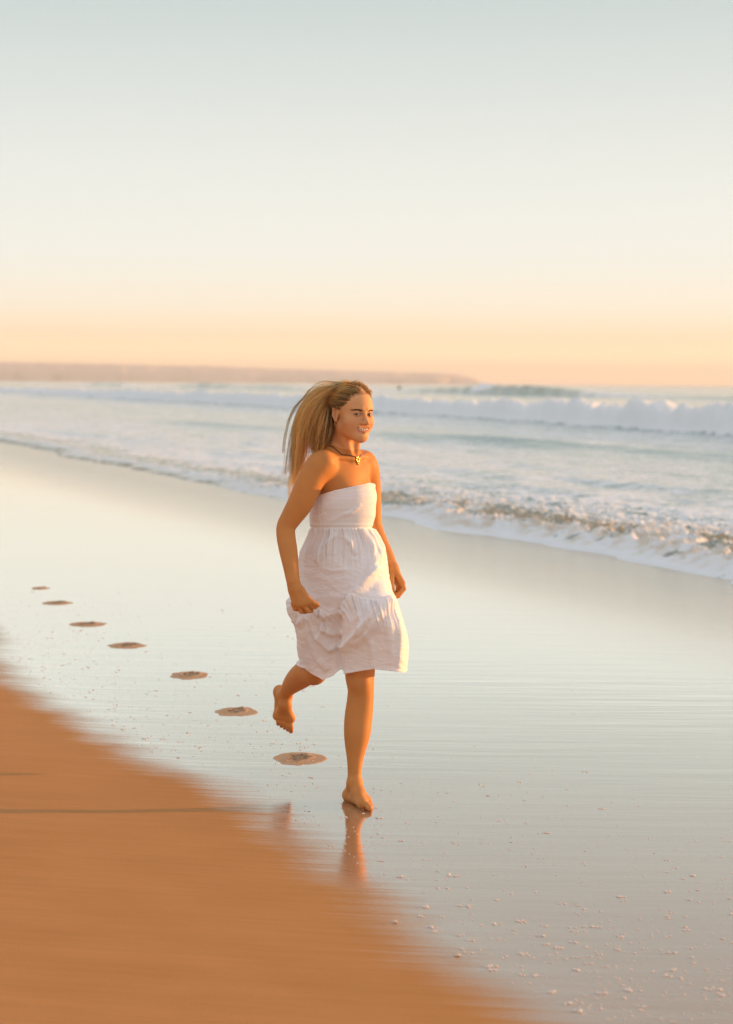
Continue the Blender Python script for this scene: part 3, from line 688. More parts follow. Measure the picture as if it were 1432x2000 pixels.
lipd = np.min([p.d(BV) for p in lipg], 0); blend(hd * sstep(0.0022, 0.0002, lipd) * (qh[:, 1] > 0.06) * 0.9, (0.60, 0.20, 0.15))
mcd = np.min([p.d(BV) for p in mouth_cut], 0); blend(hd * sstep(0.0005, -0.0005, mcd - 0.0002) * (qh[:, 1] < 0.088) * 0.0, (0.15, 0.03, 0.03))
for s in (1, -1):
    ey = np.abs(((qh - np.array([s * EX, EYf + 0.0135, EZ - 0.0005])) / np.array([0.0142, 0.02, 0.0056])))
    e_ = np.sqrt((ey[:, [0, 2]] ** 2).sum(1)); up = sstep(-0.003, 0.002, qh[:, 2] - EZ)
    blend(hd * np.exp(-((e_ - 1.0) / 0.16) ** 2) * (qh[:, 1] > 0.05) * (0.55 + 0.4 * up), (0.05, 0.025, 0.018))
    blend(hd * np.exp(-((e_ - 1.45) / 0.4) ** 2) * (qh[:, 1] > 0.05) * 0.30, (0.40, 0.20, 0.12))
for c, r in ((KnL + np.array([0.02, -0.05, 0]), 0.045), (ElR, 0.03), (KnR, 0.05)): blend(gs(BV, c, r) * 0.25, (0.56, 0.24, 0.13))
for tg, sgn in ((toesL, 1), (toesR, 1)):
    for ch_ in tg:
        e1 = ch_[-1].b; r = ch_[-1].r2; dirn = ch_[-1].b - ch_[-1].a; dirn /= np.linalg.norm(dirn)
        upv = np.array([0, 0, 1.0]) if tg is toesL else np.array([0.1, -1.0, 0]); blend(sstep(r * 0.85, r * 0.5, np.linalg.norm(BV - (e1 + upv * r * 0.95), axis=1)) * (0.25 if tg is toesL else 0.8), (0.40, 0.10, 0.08))
m_skin, t, o = new_mat('skin')
p = N(t, 'ShaderNodeBsdfPrincipled'); ca = N(t, 'ShaderNodeAttribute', attribute_name='tone'); nz = noise_n(t, 60, 4)
t.links.new(mixc(t, math_n(t, 'MULTIPLY', nz.outputs[0], 0.22), ca.outputs['Color'], (0.48, 0.19, 0.07)), p.inputs['Base Color'])
p.inputs['Roughness'].default_value = 0.56; p.inputs['Specular IOR Level'].default_value = 0.2
p.inputs['Subsurface Weight'].default_value = 0.06; p.inputs['Subsurface Radius'].default_value = (1.0, 0.35, 0.15); p.inputs['Subsurface Scale'].default_value = 0.012
bp = N(t, 'ShaderNodeBump'); bp.inputs['Strength'].default_value = 0.15; bp.inputs['Distance'].default_value = 0.001; n5 = noise_n(t, 350, 3); t.links.new(n5.outputs[0], bp.inputs['Height']); t.links.new(bp.outputs[0], p.inputs['Normal'])
t.links.new(p.outputs[0], o.inputs[0])
woman = empty('person', (float(bigL[0]), float(bigL[1]), 0.0))
tag(woman, 'barefoot smiling woman with long fair hair and white strapless dress running on wet sand', 'person')
body = mesh_obj('body', local(woman, BV), BF, m_skin, woman, cols={'tone': cskin})

# eyes: ball with iris and pupil coloured by position, looking at the camera
m_eye, t, o = new_mat('eye_white'); p = N(t, 'ShaderNodeBsdfPrincipled'); ca = N(t, 'ShaderNodeAttribute', attribute_name='tone')
t.links.new(ca.outputs['Color'], p.inputs['Base Color']); p.inputs['Roughness'].default_value = 0.08; t.links.new(p.outputs[0], o.inputs[0])
for s in (1, -1):
    c = H(s * EX, EYf - 0.001, EZ); vv, ff_ = uvsphere(c, (0.0122,) * 3, 36, 28)
    look = np.array([0, 0, CAMZ]) - c; look /= np.linalg.norm(look); look = look * 0.97 + hf_ * 0.03; look /= np.linalg.norm(look)
    a_ = np.arccos(np.clip(((vv - c) @ look) / 0.0122, -1, 1))
    cc = np.where(a_[:, None] < 0.28, np.array([0.01, 0.01, 0.01]), np.where(a_[:, None] < 0.62, np.array([0.09, 0.05, 0.025]), np.array([0.50, 0.43, 0.39])))
    mesh_obj('eye', local(woman, vv), ff_, m_eye, woman, cols={'tone': cc})
# teeth: a curved row of separate small blocks
m_teeth = simple_mat('tooth_enamel', (0.68, 0.62, 0.53), 0.25, nscale=200, namt=0.03)
parts = []
for k in range(-5, 6):
    a_ = k / 5.5; x = 0.031 * math.sin(a_ * 1.25) / math.sin(1.25) ; y = 0.0865 - 0.022 * a_ * a_; w = 0.0028 if abs(k) > 1 else 0.0033
    parts.append(uvsphere(H(x, y, -0.0555 + 0.0085 * a_ * a_), (w * 1.05, 0.0022, 0.0056), 10, 8, HA))
vv, ff_ = join(parts); mesh_obj('teeth', local(woman, vv), ff_, m_teeth, woman)
m_dark = simple_mat('mouth_lining', (0.10, 0.025, 0.02), 0.6)
vv, ff_ = uvsphere(H(0, 0.070, -0.054), (0.026, 0.0125, 0.009), 16, 10, HA); mesh_obj('mouth_lining', local(woman, vv), ff_, m_dark, woman)

def surf_push(P, off, groups=None, it=3):
    groups = groups or G
    for _ in range(it):
        d_ = field_near(groups, P); P = P - grad(groups, P) * (d_ - off)[:, None] * 0.9
    return P
# eyebrows: short hairs laid along the brow
m_hair, t, o = new_mat('hair'); p = N(t, 'ShaderNodeBsdfPrincipled'); ca = N(t, 'ShaderNodeAttribute', attribute_name='tone')
t.links.new(ca.outputs['Color'], p.inputs['Base Color']); p.inputs['Roughness'].default_value = 0.45; p.inputs['Specular IOR Level'].default_value = 0.22
tr = N(t, 'ShaderNodeBsdfTranslucent'); t.links.new(ca.outputs['Color'], tr.inputs['Color']); ms = N(t, 'ShaderNodeMixShader'); ms.inputs[0].default_value = 0.60
t.links.new(p.outputs[0], ms.inputs[1]); t.links.new(tr.outputs[0], ms.inputs[2]); t.links.new(ms.outputs[0], o.inputs[0])
def strands(P, r, tone, sides=3):
    """P: n x k x 3 strand points, r: n x k radii, tone n x k x 3"""
    n, k, _ = P.shape; Tt = np.gradient(P, axis=1); Tt /= np.linalg.norm(Tt, axis=2, keepdims=True) + 1e-12
    ref = rng.normal(size=(n, 1, 3)); a = ref - Tt * (ref * Tt).sum(2, keepdims=True); a /= np.linalg.norm(a, axis=2, keepdims=True) + 1e-12; b = np.cross(Tt, a)
    ang = np.arange(sides) / sides * 2 * math.pi
    vv = P[:, :, None] + r[:, :, None, None] * (np.cos(ang)[None, None, :, None] * a[:, :, None] + np.sin(ang)[None, None, :, None] * b[:, :, None])
    base_ = (np.arange(n) * k * sides)[:, None]; f1 = grid_faces(k, sides, True)
    f = (base_[:, :, None] + f1[None]).reshape(-1, 4)
    return vv.reshape(-1, 3), f, np.repeat(tone[:, :, None], sides, 2).reshape(-1, 3)
for s in (1, -1):
    n = 110; u_ = rng.random(n); a0 = np.stack([s * (0.012 + 0.036 * u_), 0.086 - 0.024 * u_ ** 1.5, 0.0185 + 0.0050 * np.sin(u_ * 2.6) - 0.001 * u_ + (rng.random(n) - 0.5) * 0.0040 * (1.15 - u_)], 1)
    dirs = np.stack([s * np.full(n, 0.009), np.full(n, -0.002), 0.0035 * (1 - 1.7 * u_)], 1); P = a0[:, None] + dirs[:, None] * np.linspace(0, 1, 4)[None, :, None]
    Pw = (P.reshape(-1, 3) @ HA) + HC; Pw = surf_push(Pw, 0.0008).reshape(n, 4, 3)
    vv, ff_, tt = strands(Pw, np.tile(np.array([0.0005, 0.0006, 0.0005, 0.0003]), (n, 1)), np.tile(np.array([0.17, 0.085, 0.040]), (n, 4, 1)))
    mesh_obj('eyebrow', local(woman, vv), ff_, m_hair, woman, cols={'tone': tt})

# ---- hair: thousands of strands swept back off the brow and blown out behind
def bez(ctrl, k):
    """Catmull-Rom through ctrl (n x m x 3) sampled k times"""
    n, m, _ = ctrl.shape; c = np.concatenate([2 * ctrl[:, :1] - ctrl[:, 1:2], ctrl, 2 * ctrl[:, -1:] - ctrl[:, -2:-1]], 1)
    s_ = np.linspace(0, m - 1 - 1e-6, k); i = s_.astype(int); f = (s_ - i)[None, :, None]
    a, b, c_, d = c[:, i], c[:, i + 1], c[:, i + 2], c[:, i + 3]
    return 0.5 * (2 * b + (c_ - a) * f + (2 * a - 5 * b + 4 * c_ - d) * f ** 2 + (3 * b - a - 3 * c_ + d) * f ** 3)
def scalp(az, el, rr=1.0):  # az: 0 = brow, +-pi = back (positive = her left), el: from the ear plane up
    cx, cy, cz = 0, -0.012, 0.038
    return np.stack([cx + 0.073 * rr * np.cos(el) * np.sin(az), cy + 0.094 * rr * np.cos(el) * np.cos(az), cz + 0.081 * rr * np.sin(el)], -1)
NH = 5400
# roots are drawn over the whole hair-bearing scalp
az = rng.uniform(-math.pi, math.pi, NH * 3); el = np.arcsin(rng.uniform(-0.75, 1, NH * 3))
hairline = np.interp(np.abs(az), [0, 0.3, 0.5, 0.68, 0.82, 1.0, 1.2, 1.45, 1.75, 2.2, math.pi], [0.47, 0.49, 0.42, 0.27, 0.06, -0.06, -0.28, -0.22, -0.6, -0.8, -0.85])
ok = el > hairline; az = az[ok][:NH]; el = el[ok][:NH]; NH = len(az)
root = scalp(az, el, 0.985)
# strand family parameter: height / side decides which lock it joins
side = root[:, 0] / 0.073; hgt = (root[:, 2] - 0.038) / 0.081; front = (root[:, 1] + 0.012) / 0.094
lockn = 64; lk = rng.integers(0, lockn, NH)
lockv = rng.normal(0, 1, (lockn, 4))
rootW = root @ HA + HC
# mid point: over the crown to the back of the head
lj = rng.normal(0, 1, (lockn, 4))
m1 = scalp(np.where(az >= 0, 1, -1) * (np.abs(az) * 0.45 + 0.55 * 2.7), np.clip(el * 0.75 + 0.12, -0.4, 1.2), 1.10 + 0.05 * rng.random(NH))
m0 = root * 0.5 + m1 * 0.5; nrm_ = m0 - np.array([0, -0.012, 0.038]); L0 = np.linalg.norm(nrm_ / np.array([0.073, 0.094, 0.081]), axis=1)[:, None]
m0 = np.array([0, -0.012, 0.038]) + nrm_ / L0 * (1.07 + 0.05 * rng.random(NH)[:, None])
m0W = m0 @ HA + HC; m1W = m1 @ HA + HC
rootW = surf_push(rootW, 0.0005, it=2)
dd = field_near(G, m0W); mk = dd < 0.007; m0W[mk] = surf_push(m0W[mk], 0.008, it=2)
dd = field_near(G, m1W); mk = dd < 0.010; m1W[mk] = surf_push(m1W[mk], 0.012, it=2)
# flight of the lock, in photo pixels and depth: t = 0 outermost (top) ... 1 innermost (under, by the neck)
tt_ = np.clip(0.5 - 0.42 * hgt - 0.18 * front + 0.13 * lockv[lk, 0] + 0.04 * rng.normal(0, 1, NH), 0, 1)
tt_ = np.argsort(np.argsort(tt_)) / NH; tt_ = np.clip(tt_, 0, 1)
Yd = 7.94 + 0.065 * lockv[lk, 1] + 0.10 * (side > 0) + 0.02 * rng.normal(0, 1, NH)
jx = np.where(tt_ < 0.5, 3.6, 6.0) * lockv[lk, 2] + 0.9 * rng.normal(0, 1, NH); jy = 5 * lockv[lk, 3] + 2 * rng.normal(0, 1, NH)
def tab(a): return np.interp(tt_, [0, .25, .5, .75, 1], a)
c2 = at(tab([622, 618, 626, 638, 650]) + 0.4 * jx + 6 * lj[lk, 0], tab([766, 782, 802, 820, 838]) + 0.5 * jy + 6 * lj[lk, 1], Yd)
c3 = at(tab([588, 595, 612, 628, 642]) + 0.7 * jx + 5 * lj[lk, 2] * (0.35 + tt_), tab([806, 826, 846, 858, 866]) + jy, Yd + 0.01)
c4 = at(tab([577, 584, 606, 626, 640]) + 0.9 * jx, tab([862, 880, 886, 888, 886]) + jy, Yd + 0.03)
c5 = at(tab([575, 581, 598, 618, 634]) + 1.0 * jx, tab([915, 922, 916, 908, 896]) + 1.2 * jy, Yd + 0.03)
c6 = at(tab([571, 574, 586, 606, 624]) + 1.0 * jx, tab([955, 948, 930, 914, 898]) + 3.5 * jy, Yd + 0.03)
HK = 26
ctrl = np.stack([rootW, m0W, m1W, c2, c3, c4, c5, c6], 1)
P = bez(ctrl, HK)
midm = np.exp(-((tt_ - 0.47) / 0.13) ** 2)
leng = (1 - 0.40 * midm * rng.uniform(0.5, 1.2, NH)) * np.where(tt_ < 0.45, rng.uniform(0.38, 1.0, NH) ** 0.6, np.where(tt_ < 0.72, rng.uniform(0.35, 0.75, NH) ** 0.7, rng.uniform(0.4, 1.0, NH) ** 0.6)) * np.clip(1 + 0.06 * lockv[lk, 0], 0.8, 1.05); leng = np.minimum(leng, 1.0)
P = bez(P, HK * 2)[:, :HK * 2]
si = np.linspace(0, 1, HK)[None, :] * leng[:, None] * (HK * 2 - 1.001); i0 = si.astype(int); fr_ = (si - i0)[..., None]
P = P[np.arange(NH)[:, None], i0] * (1 - fr_) + P[np.arange(NH)[:, None], i0 + 1] * fr_
s_ = np.linspace(0, 1, HK)
wv = 0.011 * np.sin(s_[None] * (7 + 2 * lockv[lk, 1][:, None]) + lockv[lk, 3][:, None] * 3) * s_[None] ; P[:, :, 0] += wv; P[:, :, 2] += 0.5 * wv
P += (rng.normal(0, 0.0022, (NH, 1, 3)) * s_[None, :, None] * 2)
# keep strands outside the skin
flat_ = P.reshape(-1, 3); dd = field_near(G, flat_); inside = dd < 0.0015
inside &= (np.tile(np.arange(HK), NH) > 1)
if inside.any():
    Q = flat_[inside]; flat_[inside] = surf_push(Q, 0.004, it=2); P = flat_.reshape(NH, HK, 3)
rr_ = 0.00048 * (1 - 0.55 * s_ ** 2)[None] * rng.uniform(0.75, 1.3, (NH, 1))
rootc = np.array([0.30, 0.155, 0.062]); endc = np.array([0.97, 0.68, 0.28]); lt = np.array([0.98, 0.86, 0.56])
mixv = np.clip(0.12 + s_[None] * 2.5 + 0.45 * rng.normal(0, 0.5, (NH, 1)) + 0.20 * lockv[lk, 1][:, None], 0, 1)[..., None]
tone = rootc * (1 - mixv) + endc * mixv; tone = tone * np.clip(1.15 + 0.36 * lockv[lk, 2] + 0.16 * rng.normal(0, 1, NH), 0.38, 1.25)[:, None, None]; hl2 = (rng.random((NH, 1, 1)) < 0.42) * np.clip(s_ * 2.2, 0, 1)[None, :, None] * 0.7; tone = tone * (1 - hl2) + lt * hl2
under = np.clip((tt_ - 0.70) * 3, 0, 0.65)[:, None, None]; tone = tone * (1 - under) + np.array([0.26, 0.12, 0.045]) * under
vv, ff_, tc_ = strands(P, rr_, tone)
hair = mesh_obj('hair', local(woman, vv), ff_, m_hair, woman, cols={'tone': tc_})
# loose flyaway strands
nf = 260; sel = rng.integers(0, NH, nf); ex = P[sel].copy(); ex += (rng.normal(0, 0.026, (nf, 1, 3)) * (s_[None, :, None] ** 1.2)) + np.array([-0.008, 0, 0.008]) * np.sin(s_[None, :, None] * 5 + rng.random((nf, 1, 1)) * 6)
lk_s = []; nl = 22
outer = np.nonzero(tt_ < 0.45)[0]
for _ in range(nl):      # thin locks that have come loose and stream outside the rest
    c_ = P[rng.choice(outer)]; w_l = np.stack([-np.abs(rng.normal(0.010, 0.010)) * np.ones(HK), rng.normal(0, 0.02) * np.ones(HK), rng.normal(0.006, 0.012) * np.ones(HK)], 1)
    c_ = c_ + w_l * (s_[:, None] ** 0.9) * 1.6 + np.array([0.007, 0, 0.004]) * np.sin(s_[:, None] * rng.uniform(5, 9) + rng.random() * 6) * s_[:, None]
    m_l = rng.integers(10, 26); lk_s.append(c_[None] + rng.normal(0, 0.0016, (m_l, 1, 3)) * (0.5 + 1.6 * s_[None, :, None]))
ex = np.concatenate([ex] + lk_s); nf = len(ex)
vv, ff_, tc_ = strands(ex, np.full((nf, HK), 0.0005) * (1 - 0.5 * s_ ** 2)[None], np.tile(lt, (nf, HK, 1)) * rng.uniform(0.6, 1.0, (nf, 1, 1)))
mesh_obj('flyaway_hair', local(woman, vv), ff_, m_hair, hair, cols={'tone': tc_}); 

# ---- dress
LEG = [Group(torso + [tell(0, 0.046, -0.135, (0.080, 0.034, 0.055))], 0.035, 0), Group(legL, 0.040, 0.03), Group(legR, 0.040, 0.03)]
yk = [940, 960, 985, 1010, 1028, 1036, 1050, 1070, 1100, 1130, 1158, 1172, 1190, 1215, 1240, 1275, 1312, 1330]
xl = [634, 616, 605, 604, 606, 606, 600, 590, 583, 580, 569, 556, 557, 570, 577, 588, 597, 600]
xr = [731, 735, 735, 733, 727, 731, 740, 750, 755, 757, 762, 770, 776, 784, 789, 791, 787, 784]
NC, NR = 420, 300
th = np.arange(NC) / NC * 2 * math.pi
cf = (1 - np.cos(th)) / 2; sn = np.sin(th); frontm = sn >= 0
topf = np.interp(cf, [0, 0.12, 0.3, 0.6, 0.9, 1], [972, 966, 958, 950, 943, 945]); topb = np.interp(cf, [0, 0.5, 1], [972, 968, 948])
hx_ = [0, 0.06, 0.17, 0.28, 0.35, 0.385, 0.55, 0.70, 0.85, 1.0]
hemf = np.interp(cf, hx_, [1302, 1316, 1328, 1320, 1308, 1317, 1311, 1307, 1310, 1313]); hemb = np.interp(cf, [0, .3, .5, 1], [1300, 1305, 1303, 1308])
w_ = sstep(-0.15, 0.15, sn); topy = topb * (1 - w_) + topf * w_; hemy = hemb * (1 - w_) + hemf * w_
vr = np.linspace(0, 1, NR)[:, None]
Yp = topy[None] + (hemy - topy)[None] * vr
def sm_(y, a, b, w=9):      # table lookup without kinks
    return sum(np.interp(y + k * w / 3, a, b) for k in range(-3, 4)) / 7
XL = sm_(Yp, yk, xl, 4); XR = sm_(Yp, yk, xr, 4)
XP = XL + (XR - XL) * cf[None]
sk = sstep(1030, 1230, Yp)
Ymid = 7.895 + sk * (0.10 - 0.22 * cf[None]) ; Ymid = Ymid + 0.02 * sstep(1030, 1100, Yp)
Df = sm_(Yp, [940, 985, 1028, 1100, 1200, 1312], [0.135, 0.168, 0.125, 0.185, 0.190, 0.150], 26); Db = sm_(Yp, [940, 985, 1028, 1100, 1200, 1312], [0.11, 0.115, 0.10, 0.16, 0.20, 0.18], 26)
sp_ = np.sign(sn)[None] * np.abs(sn)[None] ** (0.75 - 0.3 * sk)
YD = Ymid - np.where(sn[None] >= 0, Df, Db) * sp_
# lobes over the two legs, with the deep crease between them
crx = np.interp(Yp, [1120, 1180, 1230, 1312], [700, 672, 660, 667])
fr = sstep(0, 0.3, sn)[None]
step_ = sstep(-4, 8, XP - crx) * sstep(1120, 1230, Yp)
YD = YD - fr * step_ * 0.075
DP = at(XP, Yp, YD)
# folds, metres outward
def ridge(pts_, amp, width, sharp=1.0):
    pts_ = np.array(pts_, float); best = np.full(XP.shape, 1e9); sgn = np.zeros(XP.shape); par = np.zeros(XP.shape)
    L_ = len(pts_) - 1
    for i in range(L_):
        a, b = pts_[i], pts_[i + 1]; ab = b - a; t_ = np.clip(((XP - a[0]) * ab[0] + (Yp - a[1]) * ab[1]) / (ab @ ab), 0, 1)
        dx = XP - a[0] - t_ * ab[0]; dy = Yp - a[1] - t_ * ab[1]; d_ = np.hypot(dx, dy); s__ = np.sign(ab[0] * dy - ab[1] * dx)
        m = d_ < best; best = np.where(m, d_, best); sgn = np.where(m, s__, sgn); par = np.where(m, (i + t_) / L_, par)
    e = np.sin(np.clip(par, 0, 1) * math.pi) ** 0.5
    sd_ = best * sgn; return amp * e * np.exp(-np.where(sd_ > 0, sd_ / (width * sharp), sd_ / width) ** 2)
F_ = np.zeros_like(XP)
for r_ in [([(765, 1166), (735, 1195), (700, 1232), (664, 1270)], 0.030, 9, 0.35), ([(740, 1105), (712, 1140), (690, 1165), (662, 1205)], 0.024, 8, 0.4),
           ([(765, 1175), (745, 1205), (715, 1240), (690, 1262)], 0.014, 6, 0.5), ([(612, 1192), (640, 1202), (662, 1192)], 0.014, 7, 0.5),
           ([(600, 1195), (606, 1240), (622, 1285), (640, 1310)], 0.014, 6, 0.6), ([(588, 1190), (590, 1225), (596, 1270), (606, 1310)], 0.012, 6, 0.5),
           ([(604, 1195), (620, 1240), (645, 1268), (668, 1262)], 0.015, 6, 0.45), ([(615, 1200), (630, 1225), (655, 1240), (668, 1235)], 0.010, 5, 0.5),
           ([(640, 1205), (632, 1230), (622, 1252)], 0.009, 5, 0.5), ([(652, 1200), (648, 1225), (640, 1245)], 0.007, 4, 0.6),
           ([(618, 1100), (628, 1070), (660, 1042)], 0.007, 5, 0.5), ([(655, 1040), (645, 1058), (632, 1078), (616, 1100)], 0.008, 5, 0.6),
           ([(668, 1045), (685, 1062), (694, 1085)], 0.008, 5, 0.5), ([(752, 1064), (735, 1092), (722, 1125), (704, 1150)], 0.010, 6, 0.6),
           ([(727, 1045), (727, 1085), (715, 1130)], 0.008, 5, 0.6), ([(702, 1195), (706, 1215), (700, 1240)], 0.006, 4, 0.7), ([(714, 1175), (704, 1200), (698, 1225)], 0.008, 5, 0.6),
           ([(716, 1230), (726, 1262), (728, 1305)], 0.006, 5, 0.8), ([(757, 1200), (762, 1240), (764, 1300)], 0.007, 6, 0.8), ([(778, 1195), (782, 1240), (778, 1305)], 0.006, 4, 0.8),
           ([(600, 1200), (585, 1215), (572, 1210)], 0.010, 6, 0.5), ([(565, 1175), (570, 1195), (580, 1212)], 0.010, 6, 0.6),
           ([(640, 1160), (665, 1166), (690, 1158)], 0.004, 4, 0.8), ([(615, 1125), (650, 1135), (690, 1128)], 0.0015, 5, 0.9), ([(622, 1108), (655, 1116), (680, 1112)], 0.003, 3, 0.7),
           ([(690, 1000), (670, 1006), (640, 1022)], 0.003, 3, 0.7), ([(706, 985), (690, 998), (672, 1004)], 0.003, 3, 0.6), ([(640, 985), (625, 998), (608, 1004)], 0.003, 3, 0.7), ([(636, 1002), (622, 1010), (608, 1014)], 0.003, 3, 0.7)]:
    F_ += ridge(r_[0], r_[1] * 1.4, r_[2] * 1.35, min(1.0, r_[3] * 1.25)) * fr
F_ += ridge([(674, 1180), (663, 1215), (660, 1250), (663, 1285), (667, 1325)], -0.022, 5, 1.0) * fr
backm = 1 - fr
F_ += backm * (0.016 * np.sin(cf[None] * 38 + 2 * noise2(cf[None] * 6, Yp * 0.01, 3)) * sstep(1040, 1150, Yp))
# gathers under the waist seam and under the tier seam
arc = np.where(frontm, cf, 2 - cf)[None] * 46
waist = 1031 + 0 * XP
ga = np.sin(arc * 2.1 + 1.8 * noise2(arc * 0.35, Yp * 0 + 1, 8)) + 0.6 * np.sin(arc * 4.3 + 2 * noise2(arc * 0.6, Yp * 0, 9))
ga = ga * (0.25 + 1.3 * np.abs(noise2(arc * 0.22 + 3, Yp * 0.01, 12))); ga = ga + 1.1 * noise2(arc * 0.45, Yp * 0.012, 13)
F_ += 0.0048 * ga * sstep(1030, 1037, Yp) * (1 - sstep(1045, 1120, Yp)) + 0.0002 * ga * sstep(1090, 1120, Yp)
tier = np.where(XP < 668, 1180 + 16 * np.exp(-((XP - 648) / 26) ** 2), 1166 + 0.10 * (XP - 690))
dt = Yp - tier
ga2 = np.sin(arc * 2.6 + 2.2 * noise2(arc * 0.4, Yp * 0 + 5, 18)) + 0.7 * np.sin(arc * 5.2 + 2 * noise2(arc * 0.7, Yp * 0, 19))
ga2 = ga2 * (0.3 + 1.2 * np.abs(noise2(arc * 0.3 + 9, Yp * 0.01, 14)))
F_ += 0.0044 * ga2 * sstep(0, 5, dt) * (1 - sstep(12, 60, dt)) + 0.0002 * ga2 * sstep(30, 60, dt)
F_ += -0.0020 * np.exp(-((dt + 1.0) / 1.8) ** 2) + 0.0010 * np.exp(-((dt + 5) / 2.0) ** 2)
F_ += -0.0040 * np.exp(-((Yp - 1030) / 1.8) ** 2) + 0.0020 * np.exp(-((Yp - 1025) / 2.0) ** 2) + 0.0020 * np.exp(-((Yp - topy[None] - 2) / 2.0) ** 2) + 0.0022 * np.exp(-((hemy[None] - 2 - Yp) / 1.8) ** 2)
F_ += -0.0025 * np.exp(-((XP - np.interp(Yp, [960, 1030], [624, 628])) / 1.2) ** 2) * fr * (Yp < 1030)
# crumples
wr = fbm2(XP * 0.035 + Yp * 0.02, Yp * 0.075 - XP * 0.02, 4, 55, 0.55); crease = (1 - np.abs(fbm2(XP * 0.028 - Yp * 0.012, Yp * 0.060 + XP * 0.01, 3, 77)) * 3.2).clip(0, 1) ** 3
F_ += (0.0032 * wr + 0.0014 * crease) * (0.25 + 0.75 * sstep(1040, 1090, Yp))
F_ += 0.0010 * fbm2(XP * 0.03, Yp * 0.16, 3, 66) * (1 - sstep(1020, 1035, Yp))
nrmD = np.cross(np.gradient(DP, axis=0), np.roll(DP, -1, 1) - np.roll(DP, 1, 1)); nrmD /= np.linalg.norm(nrmD, axis=2, keepdims=True) + 1e-12
cenD = np.mean(DP, axis=1, keepdims=True); flipd = np.sign(((DP - cenD) * nrmD).sum(2).mean()); nrmD *= flipd
DP = DP + nrmD * F_[..., None]
# the cloth lies on the body: push every point out of the skin
fl = DP.reshape(-1, 3)
for _ in range(3):
    d_ = field_near(LEG, fl); m = d_ < 0.006
    if not m.any(): break
    fl[m] += grad(LEG, fl[m]) * (0.006 - d_[m])[:, None]
for _ in range(2):    # smooth the contact a little
    g_ = fl.reshape(NR, NC, 3); d_ = field_near(LEG, fl).reshape(NR, NC, 1); wq = np.clip(1 - d_ / 0.02, 0, 1) * 0.5
    av = (np.roll(g_, 1, 1) + np.roll(g_, -1, 1) + np.concatenate([g_[:1], g_[:-1]]) + np.concatenate([g_[1:], g_[-1:]])) / 4
    fl = (g_ * (1 - wq) + av * wq).reshape(-1, 3)
d_ = field_near(LEG, fl); m = d_ < 0.004; fl[m] += grad(LEG, fl[m]) * (0.004 - d_[m])[:, None]
m_dress, t, o = new_mat('white_cotton')
p = N(t, 'ShaderNodeBsdfPrincipled'); uvn = noise_n(t, 260, 3, 0.6); 
t.links.new(mixc(t, uvn.outputs[0], (0.90, 0.885, 0.915), (0.95, 0.935, 0.96)), p.inputs['Base Color']); p.inputs['Roughness'].default_value = 0.8; p.inputs['Specular IOR Level'].default_value = 0.2
b1 = N(t, 'ShaderNodeBump'); b1.inputs['Strength'].default_value = 0.3; b1.inputs['Distance'].default_value = 0.002
n7 = noise_n(t, 28, 5, 0.6, stretch=(1, 1, 1.8)); n8 = noise_n(t, 110, 3, 0.6); t.links.new(math_n(t, 'ADD', n7.outputs[0], math_n(t, 'MULTIPLY', n8.outputs[0], 0.25)), b1.inputs['Height']); t.links.new(b1.outputs[0], p.inputs['Normal'])
tr = N(t, 'ShaderNodeBsdfTranslucent'); tr.inputs['Color'].default_value = (0.97, 0.90, 0.88, 1); t.links.new(b1.outputs[0], tr.inputs['Normal'])
ms = N(t, 'ShaderNodeMixShader'); ms.inputs[0].default_value = 0.14; t.links.new(p.outputs[0], ms.inputs[1]); t.links.new(tr.outputs[0], ms.inputs[2])
tp = N(t, 'ShaderNodeBsdfTransparent'); m2 = N(t, 'ShaderNodeMixShader'); sh = attr(t, 'sheer').outputs['Fac']; t.links.new(sh, m2.inputs[0])
t.links.new(ms.outputs[0], m2.inputs[1]); t.links.new(tp.outputs[0], m2.inputs[2]); t.links.new(m2.outputs[0], o.inputs[0])
sheer = (0.03 * sstep(1030, 1036, Yp)).ravel() * np.ones(NR * NC)
dress = mesh_obj('dress', local(woman, fl), grid_faces(NR, NC, True), m_dress, woman, attrs={'sheer': sheer})

# ---- jewellery
m_gold = simple_mat('gold', (0.80, 0.50, 0.16), 0.22, 1.0, namt=0.05); m_cord = simple_mat('dark_cord', (0.09, 0.035, 0.025), 0.6)
cp = []
for a_ in np.linspace(0, 2 * math.pi, 60):
    x = 0.062 * math.sin(a_); y = -0.015 + 0.075 * math.cos(a_); cp.append(T(x, y, 0.062 - 0.040 * (0.5 + 0.5 * math.cos(a_)) ** 1.2))
cp = surf_push(np.array(cp), 0.002)
vv, ff_ = tube(cp, 0.0016, 6, False); neckl = mesh_obj('necklace', local(woman, vv), ff_, m_cord, woman)
pd = cp[0]; parts = [uvsphere(pd + bf * 0.006 + np.array([0, 0, -0.008]), (0.005,) * 3)]
for k in range(6):
    a_ = k * math.pi / 3 + 0.3; parts.append(uvsphere(pd + bf * 0.004 + np.array([0, 0, -0.008]) + (bl * math.cos(a_) + bu * math.sin(a_)) * 0.0095, (0.0052, 0.0026, 0.0052), 12, 8, BA))
parts.append(uvsphere(pd + bf * 0.004 + np.array([0, 0, -0.026]), (0.004, 0.003, 0.006), 10, 8)); vv, ff_ = join(parts)
mesh_obj('pendant', local(woman, vv), ff_, m_gold, neckl)
def ring_(c, axis, R_, r_, name, parent):
    axis = axis / np.linalg.norm(axis); a = np.cross(axis, [0.3, 0.2, 1]); a /= np.linalg.norm(a); b = np.cross(axis, a)
    q = [c + R_ * (a * math.cos(k) + b * math.sin(k)) for k in np.linspace(0, 2 * math.pi, 25)]
    vv, ff_ = tube(q, r_, 8, False); return mesh_obj(name, local(woman, vv), ff_, m_gold, parent)
